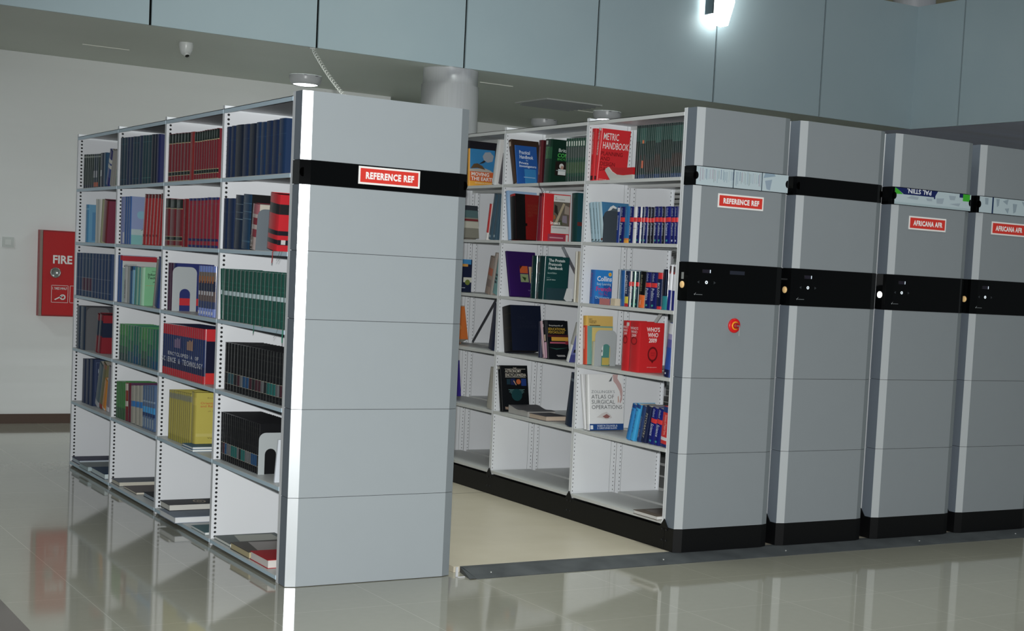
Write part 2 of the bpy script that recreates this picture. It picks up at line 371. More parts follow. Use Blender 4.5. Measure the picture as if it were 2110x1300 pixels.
XB=2.2204; YB=.0267; BP=[XB,2.9399,3.6716,4.3839]; WB=.6456
def mobile(i,label):
    X=BP[i]; Y=[YB+v for v in (0,1.037,2.0833,3.12,4.14)]
    t,ya=unit('mobile_shelving',label,X,WB,.305,Y,YB,YB-.0866,.03,2.4657,[2.091,1.724,1.356,.984,.59,.19],.019,.16,((.017,.307,.354,.628),.0044,.0245) if i==0 else None,GREYP2,[.159,.578,.997,1.417,1.629,2.046,2.15,2.4657],(2.047,2.149))
    # black base
    m=MB().box(X-.003,X+WB+.003,YB,Y[-1]+.02,.0312,.157,PLINTH).prism([(X-.002,YB),(X-.002,YB-.0866),(X+CH,YB-.105),(X+WB-CH,YB-.105),(X+WB+.002,YB-.0866),(X+WB+.002,YB)],.0312,.158,PLINTH)
    bs=local(t,m,'base_plinth')
    for y in Y[:4] if i<3 else Y[:2]:
        g=MB().prism([(y-.04,.156),(y+.04,.156),(y,.205)],X-.009,X-.0035,PLINTH,'x')
        g.build('gusset',bs)
        if i==0:
            for a,b in ((-.02,.145),(.02,.145),(-.02,.085),(.02,.085)): MB().box(X-.0065,X-.0031,y+a-.004,y+a+.004,b-.004,b+.004,M('3b3d42',.3,metal=.6)).build('bolt',bs)
    c=MB(); band(c,X,WB,YB,YB-.0866,1.4175,1.6285,BLACKP); c=local(t,c,'control_panel')
    y=ya-.0006; W_=M('dfeaf2',.3,emit=.6); DIM=M('4b5157',.5)
    ring=MB().lathe((X+.112,y,1.523),[(.009,0),(.009,.001),(.004,.001),(.004,0)],W_,20,'y').build('button',c)
    for s in (-1,1):
        q=X+.112+s*.055; tri=[(q+s*.008,1.523),(q-s*.006,1.531),(q-s*.006,1.515)]
        MB().prism(tri,y-.001,y,M('2f3438',.5),'y').build('arrow_mark',c)
    MB().box(X+.083,X+.137,y-.001,y,1.574,1.593,M('221f2b',.3)).box(X+.131,X+.136,y-.0014,y,1.575,1.592,M('c8d6e2',.3,emit=.7)).build('display',c)  # the pale glowing bar is a glint painted on the display
    MB().prism([(X+.031,1.458),(X+.036,1.451),(X+.045,1.466),(X+.036,1.457)],y-.001,y,M('9a9fa3',.4),'y').box(X+.043,X+.088,y-.001,y,1.4535,1.4565,M('6d7276',.5)).build('maker_mark',c)
    if i==0: MB().box(X+.268,X+.37,y-.001,y,1.574,1.594,M('232733',.4)).build('display',c)
    button_glow=M('f0c98c',.35,emit=.12) if i!=2 else M('fdfbf3',.3,emit=5)  # faint glow stands for flash on amber; third unit's glare painted white
    o=MB(); 
    o.lathe((0,0,0),[(.019,0),(.019,.004),(.015,.007),(.0005,.008)],button_glow,24); o=o.build('side_button',c); o.location=(X-.0022,-.0135,1.505); o.rotation_euler=(0,-math.pi/2,0)
    if i==0: MB().box(X-.004,X-.0021,-.023,-.003,1.535,1.572,M('8d9190',.4)).build('tag',c)
    return t,ya
tb=[]
for i,l in enumerate(['movable shelving unit nearest the aisle, with red stop button','movable shelving unit with plain black header, second of four','movable shelving unit with green cornered header card, third of four','movable shelving unit at the right edge of the photo']):
    tb.append(mobile(i,l))
ya=tb[0][1]
sign(tb[0][0],'REFERENCE REF',2.379,2.694,1.936,2.012,ya+.002)
sign(tb[2][0],'AFRICANA AFR',3.805,4.113,1.906,1.986,ya+.002)
sign(tb[3][0],'AFRICANA AFR',4.510,4.818,1.918,1.999,ya+.002)
def card(t,X,w,paint):
    yy=ya-.0006; m=MB(); m.box(X,X+w,yy-.0006,yy,2.0485,2.147,M('b9c9d0',.3)); paint(m,yy-.0012)
    for q,sg in ((X-.002,1),(X+w-.002,-1)): m.prism([(q+sg*.016*math.sin(math.pi*k/10),2.098-.021*math.cos(math.pi*k/10)) for k in range(11)],yy-.0022,yy-.001,M('030304',.6,spec=.1),'y')
    return local(t,m,'header_card')
def stripes(m,y):
    X=BP[0]-.012; rr=random.Random(3)
    for a,b in ((.03,.262),(.275,.46)):
        x=X+a+.01
        while x<X+b:
            z=2.06+rr.random()*.03; wd=rr.choice((.002,.003,.004)); m.box(x,x+wd,y,y+.0006,z,2.142-rr.random()*.012,M(rr.choice(('8fa3b0','7f8fa3','98a6a8','a7a0ad')),.4)); x+=wd+rr.choice((.003,.006,.011))
    for a in (.265,.463): m.box(X+a,X+a+.005,y,y+.0008,2.0485,2.147,M('1c3346',.4))
    m.prism([(X+.475,2.12),(X+.56,2.135),(X+.55,2.147),(X+.485,2.147)],y,y+.0007,M('8ea3b4',.4),'y'); m.prism([(X+.487,2.105),(X+.537,2.115),(X+.53,2.085),(X+.525,2.055),(X+.5,2.06)],y,y+.0007,M('93a4b4',.4),'y')
card(tb[0][0],BP[0]+.004,.636,stripes)
def palcard(m,y):
    X=BP[2]; nv=M('14225a',.35); gr=M('3fae2f',.35)
    m.prism([(X+.002,2.147),(X+.40,2.147),(X+.355,2.147),(X+.33,2.11),(X+.075,2.11),(X+.03,2.135)],y,y+.0007,nv,'y'); m.prism([(X+.004,2.108),(X+.07,2.11),(X+.03,2.135),(X+.004,2.147)],y,y+.0008,gr,'y')
    m.box(X+.325,X+.335,y-.0004,y+.0008,2.10,2.135,nv); m.box(X+.57,X+.63,y,y+.0008,2.105,2.147,gr); m.box(X+.54,X+.57,y,y+.0008,2.125,2.147,nv)
    g=M('9fadb8',.4)
    for pl in ([(.1,2.09),(.14,2.105),(.2,2.10),(.19,2.085)],[(.26,2.10),(.31,2.1),(.31,2.085),(.27,2.085)],[(.345,2.105),(.41,2.11),(.40,2.075),(.35,2.075)],[(.45,2.13),(.51,2.13),(.5,2.105),(.46,2.105)],[(.46,2.08),(.55,2.09),(.54,2.07)]): m.prism([(X+a,b) for a,b in pl],y,y+.0006,g,'y')
    m.box(X+.004,X+.64,y,y+.0005,2.0485,2.062,M('a9bcc2',.4))
k=card(tb[2][0],BP[2]+.004,.636,palcard)
text('lettering','PAL STIIN.',lambda u,v:(BP[2]+.30-.20*u,ya-.0022,2.147-.028*v),M('e6eaf2',.4),k,.02)
def ecard(m,y):
    X=BP[3]; nv=M('1f3558',.4); g=M('93a3ae',.4)
    m.box(X+.115,X+.128,y,y+.0007,2.0485,2.147,nv)
    for pl in ([(.05,2.14),(.08,2.14),(.08,2.1),(.055,2.1)],[(.15,2.14),(.18,2.14),(.175,2.1),(.16,2.09)],[(.21,2.13),(.26,2.145),(.25,2.11)],[(.30,2.12),(.34,2.12),(.33,2.07),(.31,2.06)],[(.38,2.14),(.45,2.13),(.42,2.09)],[(.5,2.1),(.56,2.12),(.54,2.07)],[(.23,2.085),(.27,2.09),(.26,2.055)]): m.prism([(X+a,b) for a,b in pl],y,y+.0006,g,'y')
card(tb[3][0],BP[3]+.004,.636,ecard)
# emergency stop with its key
es=MB().lathe((2.539,ya+.0025,1.292),[(.040,0),(.041,.006),(.036,.012),(.022,.012)],M('d8161c',.35),32,'y')
es=local(tb[0][0],es,'stop_button')
MB().lathe((2.539,ya+.002,1.292),[(.0235,.012),(.0235,.016),(.017,.016)],M('f0a01e',.4),28,'y').build('ring',es)
MB().lathe((2.539,ya+.002,1.292),[(.017,.012),(.017,.026),(.012,.03),(.0005,.03)],M('a31314',.4),24,'y').build('knob',es)
MB().box(2.535,2.553,ya-.036,ya-.028,1.289,1.295,M('b9b9b9',.3,metal=.7)).box(2.5505,2.5535,ya-.034,ya-.032,1.235,1.29,M('d8d8d6',.3,metal=.5)).build('key',es)
# diagonal braces of the aisle unit
BR=M('5f646a',.4,metal=.5)
def brace(y0,z0,y1,z1,m):
    n=0
    nx,nz=-(z1-z0),(y1-y0); l=math.hypot(nx,nz); nx*=.012/l; nz*=.012/l
    local(tb[0][0],MB().prism([(y0-nx,z0-nz),(y1-nx,z1-nz),(y1+nx,z1+nz),(y0+nx,z0+nz)],XB+.328,XB+.331,m,'x'),'cross_brace')
brace(YB+.62,1.338,YB+.98,.99,M('c2c5c6',.4)); brace(YB+1.037+.42,1.36,YB+1.037+.80,1.706,M('9aa0a5',.3,metal=.5)); brace(YB+2.0833+.62,1.338,YB+2.0833+.98,.99,BR)

# ------------------------------------------------------------------ measured tables (metres)
# unit, bay from the front, shelf from the top, spine x, y range, shelf z, height, thickness, lean, depth, style, description
BOOKS=[
('A', 4, 1, 0.014, 4.00072, 4.05462, 1.9268, 0.2306, 0.0531, 0.0, 0.19, 'gsil', 'slim dark green volume'),
('A', 4, 1, 0.014, 3.9457, 4.001, 1.9268, 0.2294, 0.0544, 0.0, 0.19, 'gsil', 'slim dark green volume'),
('A', 4, 1, 0.014, 3.88548, 3.94598, 1.9268, 0.2269, 0.0596, 0.0, 0.19, 'gsil', 'slim dark green volume'),
('A', 4, 1, 0.014, 3.83287, 3.88557, 1.9268, 0.2265, 0.052, 0.0, 0.19, 'gsil', 'slim dark green volume'),
('A', 4, 1, 0.014, 3.77875, 3.83315, 1.9268, 0.2248, 0.0535, 0.0, 0.19, 'gsil', 'slim dark green volume'),
('A', 4, 1, 0.014, 3.71955, 3.77895, 1.9268, 0.2234, 0.0585, 0.0, 0.19, 'gsil2', 'slim dark green volume'),
('A', 4, 1, 0.014, 3.65864, 3.71984, 1.9268, 0.2219, 0.0603, 0.0, 0.19, 'gsil2', 'slim dark green volume'),
('A', 4, 1, 0.014, 3.61023, 3.65883, 1.9268, 0.221, 0.0478, 0.0, 0.19, 'gsil', 'slim dark green volume'),
('A', 4, 1, 0.014, 3.51792, 3.61102, 1.9268, 0.2245, 0.0917, 0.0, 0.19, 'bluelab', 'dark blue volume with pale label'),
('A', 4, 1, 0.014, 3.44952, 3.51832, 1.9268, 0.2239, 0.0678, 0.0, 0.19, 'midblue', 'mid blue volume'),
('A', 4, 1, 0.014, 3.38073, 3.46083, 1.9268, 0.2348, 0.0736, 0.3678, 0.19, 'bluewht', 'leaning blue book with two white blocks'),
('A', 4, 1, 0.014, 3.30026, 3.36306, 1.9268, 0.2347, 0.0591, 0.2932, 0.19, 'greybeige', 'leaning grey beige book'),
('A', 4, 1, 0.014, 3.23106, 3.29016, 1.9268, 0.2299, 0.0564, 0.2501, 0.19, 'greybeige', 'leaning pale beige book'),
('A', 4, 1, 0.014, 3.15167, 3.22177, 1.9268, 0.2237, 0.0676, 0.2089, 0.19, 'greenp', 'leaning green book'),
('A', 3, 1, 0.0089, 3.0141, 3.0929, 1.9268, 0.2986, 0.0776, 0.0, 0.2, 'tealnavy', 'dark teal bound volume'),
('A', 3, 1, 0.0089, 2.9418, 3.0141, 1.9268, 0.2975, 0.0712, 0.0, 0.2, 'tealnavy', 'dark teal bound volume'),
('A', 3, 1, 0.0089, 2.8806, 2.9418, 1.9268, 0.2961, 0.0602, 0.0, 0.2, 'navy', 'dark teal bound volume'),
('A', 3, 1, 0.0089, 2.8079, 2.8806, 1.9268, 0.2944, 0.0716, 0.0, 0.2, 'navy', 'dark teal bound volume'),
('A', 3, 1, 0.0089, 2.7328, 2.8079, 1.9268, 0.2938, 0.074, 0.0, 0.2, 'tealnavy', 'dark teal bound volume'),
('A', 3, 1, 0.0089, 2.6622, 2.7328, 1.9268, 0.2915, 0.0696, 0.0, 0.2, 'tealnavy', 'dark teal bound volume'),
('A', 3, 1, 0.0089, 2.5921, 2.6622, 1.9268, 0.2924, 0.069, 0.0, 0.2, 'navy', 'dark teal bound volume'),
('A', 3, 1, 0.0089, 2.5245, 2.5921, 1.9268, 0.291, 0.0666, 0.0, 0.2, 'teal2', 'dark teal bound volume'),
('A', 3, 1, 0.0089, 2.4707, 2.5245, 1.9268, 0.2894, 0.053, 0.0, 0.2, 'teal2', 'dark teal bound volume'),
('A', 3, 1, 0.0089, 2.3985, 2.4707, 1.9268, 0.2879, 0.0711, 0.0, 0.2, 'teal2', 'dark teal bound volume'),
('A', 3, 1, 0.0089, 2.3317, 2.3985, 1.9268, 0.2884, 0.0658, 0.0, 0.2, 'navydk', 'dark navy bound volume'),
('A', 3, 1, 0.0089, 2.2764, 2.3317, 1.9268, 0.2867, 0.0545, 0.0, 0.2, 'navydk', 'dark navy bound volume'),
('A', 3, 1, 0.0089, 2.2179, 2.2764, 1.9268, 0.2844, 0.0576, 0.0, 0.2, 'indigo', 'dark navy bound volume'),
('A', 2, 1, 0.0125, 1.9978, 2.057, 1.9268, 0.2737, 0.0583, 0.0, 0.2, 'redband', 'crimson volume with dark green bands'),
('A', 2, 1, 0.0125, 1.9354, 1.9978, 1.9268, 0.2723, 0.0614, 0.0, 0.2, 'redband', 'crimson volume with dark green bands'),
('A', 2, 1, 0.0125, 1.8788, 1.9354, 1.9268, 0.2724, 0.0558, 0.0, 0.2, 'redband', 'crimson volume with dark green bands'),
('A', 2, 1, 0.0125, 1.8241, 1.8788, 1.9268, 0.2704, 0.0538, 0.0, 0.2, 'redband', 'crimson volume with dark green bands'),
('A', 2, 1, 0.0125, 1.7644, 1.8241, 1.9268, 0.2697, 0.0589, 0.0, 0.2, 'redband', 'crimson volume with dark green bands'),
('A', 2, 1, 0.0125, 1.7004, 1.7644, 1.9268, 0.2681, 0.0631, 0.0, 0.2, 'redband', 'crimson volume with dark green bands'),
('A', 2, 1, 0.0125, 1.6482, 1.7004, 1.9268, 0.2665, 0.0514, 0.0, 0.2, 'redband', 'crimson volume with dark green bands'),
('A', 2, 1, 0.0125, 1.5711, 1.6482, 1.9268, 0.2665, 0.076, 0.0, 0.205, 'redplain', 'plain bright red volume'),
('A', 2, 1, 0.0125, 1.5267, 1.5668, 1.9268, 0.2635, 0.0395, 0.0, 0.2, 'redband', 'crimson volume with dark green bands'),
('A', 2, 1, 0.0125, 1.48155, 1.52675, 1.9268, 0.2619, 0.0445, 0.0, 0.2, 'redband', 'crimson volume with dark green bands'),
('A', 2, 1, 0.0125, 1.4411, 1.4815, 1.9268, 0.262, 0.0398, 0.0, 0.2, 'redband', 'crimson volume with dark green bands'),
('A', 2, 1, 0.0125, 1.39466, 1.44116, 1.9268, 0.2626, 0.0458, 0.0, 0.2, 'redband', 'crimson volume with dark green bands'),
('A', 2, 1, 0.0125, 1.35633, 1.39463, 1.9268, 0.2641, 0.0377, 0.0, 0.2, 'redband', 'crimson volume with dark green bands'),
('A', 2, 1, 0.0125, 1.31409, 1.35629, 1.9268, 0.264, 0.0416, 0.0, 0.2, 'redband', 'crimson volume with dark green bands'),
('A', 2, 1, 0.0125, 1.26916, 1.31416, 1.9268, 0.2632, 0.0443, 0.0, 0.2, 'redband', 'crimson volume with dark green bands'),
('A', 2, 1, 0.0125, 1.23246, 1.26906, 1.9268, 0.2636, 0.036, 0.0, 0.2, 'redband', 'crimson volume with dark green bands'),
('A', 2, 1, 0.0125, 1.18973, 1.23243, 1.9268, 0.2635, 0.0421, 0.0, 0.2, 'redband', 'crimson volume with dark green bands'),
('A', 2, 1, 0.0125, 1.15021, 1.18971, 1.9268, 0.2644, 0.0389, 0.0, 0.2, 'redband', 'crimson volume with dark green bands'),
('A', 1, 1, 0.0127, 0.952, 1.0249, 1.9268, 0.2621, 0.0718, 0.0, 0.21, 'navy', 'thick navy cloth volume'),
('A', 1, 1, 0.0127, 0.8852, 0.952, 1.9268, 0.2633, 0.0659, 0.0, 0.21, 'navy', 'thick navy cloth volume'),
('A', 1, 1, 0.0127, 0.7662, 0.8852, 1.9268, 0.2637, 0.1171, 0.0, 0.21, 'navydk', 'thick navy cloth volume'),
('A', 1, 1, 0.0127, 0.6737, 0.7662, 1.9268, 0.2614, 0.0911, 0.0, 0.21, 'navy', 'thick navy cloth volume'),
('A', 1, 1, 0.0127, 0.5727, 0.6737, 1.9268, 0.2592, 0.0995, 0.0, 0.21, 'navydk', 'thick navy cloth volume'),
('A', 1, 1, 0.0127, 0.5043, 0.5727, 1.9268, 0.2614, 0.0673, 0.0, 0.21, 'navy2', 'thick navy cloth volume'),
('A', 1, 1, 0.0127, 0.4292, 0.5043, 1.9268, 0.2586, 0.074, 0.0, 0.21, 'navy2', 'thick navy cloth volume'),
('A', 1, 1, 0.0127, 0.3412, 0.4292, 1.9268, 0.2601, 0.0867, 0.0, 0.21, 'navy', 'thick navy cloth volume'),
('A', 1, 1, 0.0127, 0.2548, 0.3412, 1.9268, 0.2596, 0.085, 0.0, 0.21, 'navy', 'thick navy cloth volume'),
('A', 1, 1, 0.0127, 0.1639, 0.2548, 1.9268, 0.262, 0.0896, 0.0, 0.21, 'navy2', 'thick navy cloth volume'),
('A', 4, 2, 0.014, 3.8933, 3.9639, 1.5618, 0.2553, 0.0696, 0.0, 0.2, 'ltblue', 'light blue thick binder'),
('A', 4, 2, 0.014, 3.6503, 3.6878, 1.5618, 0.2889, 0.0369, 0.0, 0.2, 'white', 'thin white booklet'),
('A', 4, 2, 0.014, 3.61155, 3.65015, 1.5618, 0.2877, 0.0381, 0.0, 0.2, 'whitegrey', 'thin grey white booklet'),
('A', 4, 2, 0.014, 3.56885, 3.61155, 1.5618, 0.2869, 0.042, 0.0, 0.2, 'white', 'thin pale booklet'),
('A', 4, 2, 0.014, 3.5224, 3.5647, 1.5618, 0.2841, 0.0413, 0.1306, 0.19, 'beigegreen', 'leaning beige green book'),
('A', 4, 2, 0.014, 3.4082, 3.5196, 1.5618, 0.2759, 0.1085, 0.1457, 0.2, 'crimson', 'thick crimson volume leaning right'),
('A', 3, 2, 0.014, 3.00855, 3.05765, 1.5618, 0.296, 0.0484, 0.0, 0.2, 'lilac', 'slim lilac volume'),
('A', 3, 2, 0.014, 2.96995, 3.00845, 1.5618, 0.2958, 0.0379, 0.0, 0.2, 'whiteglint', 'slim glossy blue volume with painted glint'),
('A', 3, 2, 0.014, 2.9199, 2.97, 1.5618, 0.2958, 0.0493, 0.0, 0.2, 'blue1', 'slim blue volume'),
('A', 3, 2, 0.014, 2.8703, 2.9199, 1.5618, 0.2954, 0.0489, 0.0, 0.2, 'blue1', 'slim mid blue volume'),
('A', 3, 2, 0.014, 2.8211, 2.8703, 1.5618, 0.2963, 0.0485, 0.0, 0.2, 'bluebird', 'pale blue volume with birds on its cover'),
('A', 3, 2, 0.014, 2.49263, 2.56593, 1.5618, 0.3008, 0.0717, 0.11, 0.2, 'red3', 'glossy red volume leaning right'),
('A', 3, 2, 0.014, 2.4202, 2.4925, 1.5618, 0.2996, 0.0708, 0.108, 0.2, 'red3', 'glossy red volume leaning right'),
('A', 3, 2, 0.014, 2.35325, 2.42005, 1.5618, 0.2986, 0.0654, 0.1061, 0.2, 'red3', 'glossy red volume leaning right'),
('A', 3, 2, 0.014, 2.28485, 2.35315, 1.5618, 0.2976, 0.0668, 0.1043, 0.2, 'red3', 'glossy red volume leaning right'),
('A', 3, 2, 0.014, 2.21735, 2.28465, 1.5618, 0.2965, 0.066, 0.1025, 0.2, 'red3', 'glossy red volume leaning right'),
('A', 3, 2, 0.014, 2.15833, 2.21613, 1.5618, 0.3005, 0.0566, 0.0973, 0.2, 'red3d', 'glossy red volume leaning right'),
('A', 2, 2, 0.006, 1.96819, 2.06039, 1.5618, 0.2728, 0.0908, 0.0, 0.2, 'redband', 'crimson volume with dark green bands'),
('A', 2, 2, 0.006, 1.84927, 1.96937, 1.5618, 0.2684, 0.1183, 0.0, 0.2, 'redband', 'crimson volume with dark green bands'),
('A', 2, 2, 0.006, 1.73306, 1.85046, 1.5618, 0.2654, 0.1156, 0.0, 0.2, 'redband', 'crimson volume with dark green bands'),
('A', 2, 2, 0.014, 1.66964, 1.73344, 1.5618, 0.2664, 0.0628, 0.0, 0.19, 'redplain2', 'glossy dark red volume'),
('A', 2, 2, 0.006, 1.5586, 1.619, 1.5618, 0.2668, 0.0595, 0.0, 0.2, 'crimnavy', 'crimson volume with navy bands'),
('A', 2, 2, 0.006, 1.4897, 1.5586, 1.5618, 0.2664, 0.0679, 0.0, 0.2, 'crimnavy', 'crimson volume with navy bands'),
('A', 2, 2, 0.006, 1.414, 1.4897, 1.5618, 0.2661, 0.0746, 0.0, 0.2, 'crimnavy', 'crimson volume with navy bands'),
('A', 2, 2, 0.006, 1.3555, 1.414, 1.5618, 0.2662, 0.0576, 0.0, 0.2, 'crimnavy', 'crimson volume with navy bands'),
('A', 2, 2, 0.006, 1.2923, 1.3555, 1.5618, 0.2666, 0.0622, 0.0, 0.2, 'crimnavy', 'crimson volume with navy bands'),
('A', 2, 2, 0.006, 1.2317, 1.2923, 1.5618, 0.268, 0.0596, 0.0, 0.2, 'crimnavy', 'crimson volume with navy bands'),
('A', 2, 2, 0.006, 1.1559, 1.2317, 1.5618, 0.2668, 0.0747, 0.0, 0.2, 'crimnavy', 'crimson volume with navy bands'),
('A', 2, 2, 0.006, 1.1013, 1.1559, 1.5618, 0.2666, 0.0538, 0.0, 0.2, 'crimnavy', 'crimson volume with navy bands'),
('A', 1, 2, 0.0107, 0.96249, 1.02789, 1.5618, 0.2608, 0.0644, 0.0, 0.2, 'navy', 'navy cloth volume'),
('A', 1, 2, 0.0107, 0.86747, 0.96327, 1.5618, 0.2592, 0.0944, 0.0, 0.2, 'navy', 'navy cloth volume'),
('A', 1, 2, 0.014, 0.74994, 0.86904, 1.5618, 0.2723, 0.1172, 0.0514, 0.21, 'navyband', 'tall navy volume with faint bands'),
('A', 1, 2, 0.014, 0.62557, 0.75127, 1.5618, 0.2741, 0.1236, 0.0545, 0.21, 'bluebig', 'very thick blue volume with black side'),
('A', 1, 2, 0.014, 0.5419, 0.6237, 1.5618, 0.2265, 0.08, 0.1198, 0.16, 'glossred', 'glossy maroon book with pale glint painted on spine'),
('A', 1, 2, 0.014, 0.2405, 0.3786, 1.5618, 0.2698, 0.1351, 0.1183, 0.19, 'redblack', 'bright red volume with black stripes'),
('A', 4, 3, 0.006, 4.0789, 4.1518, 1.1958, 0.2917, 0.0718, 0.0, 0.2, 'bluev', 'blue bound volume'),
('A', 4, 3, 0.006, 4.0012, 4.0789, 1.1958, 0.2913, 0.0766, 0.0, 0.2, 'bluev', 'blue bound volume'),
('A', 4, 3, 0.006, 3.9062, 4.0012, 1.1958, 0.2931, 0.0936, 0.0, 0.2, 'bluev2', 'blue bound volume'),
('A', 4, 3, 0.006, 3.8149, 3.9062, 1.1958, 0.2933, 0.0899, 0.0, 0.2, 'bluev2', 'blue bound volume'),
('A', 4, 3, 0.006, 3.7333, 3.8149, 1.1958, 0.2927, 0.0803, 0.0, 0.2, 'bluev2', 'blue bound volume'),
('A', 4, 3, 0.006, 3.64, 3.7333, 1.1958, 0.2918, 0.0919, 0.0, 0.2, 'bluev', 'blue bound volume'),
('A', 4, 3, 0.006, 3.5627, 3.64, 1.1958, 0.2926, 0.0762, 0.0, 0.2, 'bluev', 'blue bound volume'),
('A', 4, 3, 0.006, 3.4828, 3.5627, 1.1958, 0.2928, 0.0788, 0.0, 0.2, 'bluev', 'blue bound volume'),
('A', 4, 3, 0.006, 3.3986, 3.4828, 1.1958, 0.2929, 0.0829, 0.0, 0.2, 'bluev', 'blue bound volume'),
('A', 4, 3, 0.006, 3.3225, 3.3986, 1.1958, 0.2932, 0.0749, 0.0, 0.2, 'bluev', 'blue bound volume'),
('A', 4, 3, 0.006, 3.2369, 3.3225, 1.1958, 0.295, 0.0844, 0.0, 0.2, 'bluev', 'blue bound volume'),
('A', 3, 3, 0.014, 3.04519, 3.09569, 1.1958, 0.2958, 0.0497, 0.0, 0.225, 'blue1', 'slim blue book'),
('A', 3, 3, 0.014, 2.99897, 3.04517, 1.1958, 0.2938, 0.0456, 0.0, 0.225, 'redtop', 'tall white book with red top edge'),
('A', 3, 3, 0.03, 2.92815, 2.99645, 1.1958, 0.2281, 0.0673, 0.0, 0.15, 'whitetxt', 'white spined book with black title'),
('A', 3, 3, 0.03, 2.86103, 2.92853, 1.1958, 0.2289, 0.0665, 0.0, 0.15, 'whitegrey', 'white grey book beside black titled one'),
('A', 3, 3, 0.014, 2.7499, 2.8161, 1.1958, 0.2314, 0.0651, 0.0, 0.15, 'blue2', 'blue paperback'),
('A', 3, 3, 0.014, 2.7023, 2.7499, 1.1958, 0.2104, 0.0469, 0.0, 0.15, 'ltblue2', 'slim light blue paperback'),
('A', 3, 3, 0.014, 2.6499, 2.6995, 1.1958, 0.2283, 0.0487, 0.0484, 0.15, 'tealgreen', 'teal green paperback'),
('A', 3, 3, 0.014, 2.60274, 2.64944, 1.1958, 0.2295, 0.046, 0.0463, 0.15, 'palegreen', 'pale green paperback'),
('A', 3, 3, 0.014, 2.57653, 2.60213, 1.1958, 0.2303, 0.0251, 0.0446, 0.15, 'tealgreen', 'slim teal paperback'),
('A', 3, 3, 0.014, 2.52333, 2.57633, 1.1958, 0.2313, 0.0522, 0.0432, 0.15, 'greenit', 'pale green paperback with black title on cover'),
('A', 3, 3, 0.014, 2.2661, 2.2836, 1.1958, 0.2891, 0.0169, 0.2181, 0.2, 'greybrown', 'leaning thin grey brown book'),
('A', 3, 3, 0.014, 2.1878, 2.2661, 1.1958, 0.294, 0.0751, 0.2291, 0.2, 'blueleft', 'leaning blue book'),
('A', 2, 3, 0.03, 2.0056, 2.0502, 1.1958, 0.2714, 0.044, 0.0, 0.22, 'purp', 'slim plum volume'),
('A', 2, 3, 0.03, 1.9554, 2.0056, 1.1958, 0.2702, 0.0494, 0.0, 0.22, 'purp', 'slim purple volume'),
('A', 2, 3, 0.03, 1.8883, 1.9554, 1.1958, 0.2714, 0.0661, 0.0, 0.22, 'indigoband', 'indigo volume with red base band'),
('A', 2, 3, 0.014, 1.37555, 1.42275, 1.1958, 0.2681, 0.0464, 0.0, 0.2, 'glossblue', 'glossy blue pictorial volume'),
('A', 2, 3, 0.014, 1.32895, 1.37545, 1.1958, 0.2685, 0.0459, 0.0, 0.2, 'glossblue', 'glossy blue pictorial volume'),
('A', 2, 3, 0.014, 1.2838, 1.329, 1.1958, 0.269, 0.0445, 0.0, 0.2, 'glossblue', 'glossy blue pictorial volume'),
('A', 2, 3, 0.014, 1.2402, 1.2838, 1.1958, 0.2694, 0.043, 0.0, 0.2, 'glossblue', 'glossy blue pictorial volume'),
('A', 2, 3, 0.014, 1.1977, 1.2402, 1.1958, 0.2698, 0.0418, 0.0, 0.2, 'glossblue', 'glossy blue pictorial volume'),
('A', 2, 3, 0.014, 1.1514, 1.1977, 1.1958, 0.2702, 0.0456, 0.0, 0.2, 'glossblue', 'glossy blue pictorial volume'),
('A', 1, 3, 0.006, 0.97921, 1.00311, 1.1958, 0.2626, 0.02291, -0.09069, 0.22, 'greenlab', 'dark green volume with white label'),
('A', 1, 3, 0.006, 0.90759, 0.98219, 1.1958, 0.2615, 0.07166, 0.0, 0.22, 'greenlab', 'dark green volume with white label'),
('A', 1, 3, 0.006, 0.84401, 0.90921, 1.1958, 0.2615, 0.06259, 0.0, 0.22, 'greenlab', 'dark green volume with white label'),
('A', 1, 3, 0.006, 0.78127, 0.84567, 1.1958, 0.2615, 0.06172, 0.0, 0.22, 'greenlab', 'dark green volume with white label'),
('A', 1, 3, 0.006, 0.72687, 0.78257, 1.1958, 0.2613, 0.05353, 0.0, 0.22, 'greenlab', 'dark green volume with white label'),
('A', 1, 3, 0.006, 0.662, 0.7283, 1.1958, 0.2611, 0.06367, 0.0, 0.22, 'greenlab', 'dark green volume with white label'),
('A', 1, 3, 0.006, 0.60015, 0.66335, 1.1958, 0.2611, 0.06064, 0.0, 0.22, 'greenlab', 'dark green volume with white label'),
('A', 1, 3, 0.006, 0.54262, 0.60142, 1.1958, 0.261, 0.05635, 0.0, 0.22, 'greenlab', 'dark green volume with white label'),
('A', 1, 3, 0.006, 0.48179, 0.54369, 1.1958, 0.2609, 0.05948, 0.0, 0.22, 'greenlab', 'dark green volume with white label'),
('A', 1, 3, 0.006, 0.42706, 0.48276, 1.1958, 0.2608, 0.05343, 0.0, 0.22, 'greenlab', 'dark green volume with white label'),
('A', 1, 3, 0.006, 0.36813, 0.42783, 1.1958, 0.2607, 0.05743, 0.0, 0.22, 'greenlab', 'dark green volume with white label'),
('A', 1, 3, 0.006, 0.31099, 0.36889, 1.1958, 0.2607, 0.05557, 0.0, 0.22, 'greenlab', 'dark green volume with white label'),
('A', 1, 3, 0.006, 0.25944, 0.31154, 1.1958, 0.2605, 0.05002, 0.0, 0.22, 'greenlab', 'dark green volume with white label'),
('A', 1, 3, 0.006, 0.19668, 0.26008, 1.1958, 0.2605, 0.06084, 0.0, 0.22, 'greenlab', 'dark green volume with white label'),
('A', 1, 3, 0.006, 0.14141, 0.19711, 1.1958, 0.2605, 0.05343, 0.0, 0.22, 'greenlab', 'dark green volume with white label'),
('A', 1, 3, 0.006, 0.09652, 0.14152, 1.1958, 0.2603, 0.04319, 0.0, 0.22, 'greenlab', 'dark green volume with white label'),
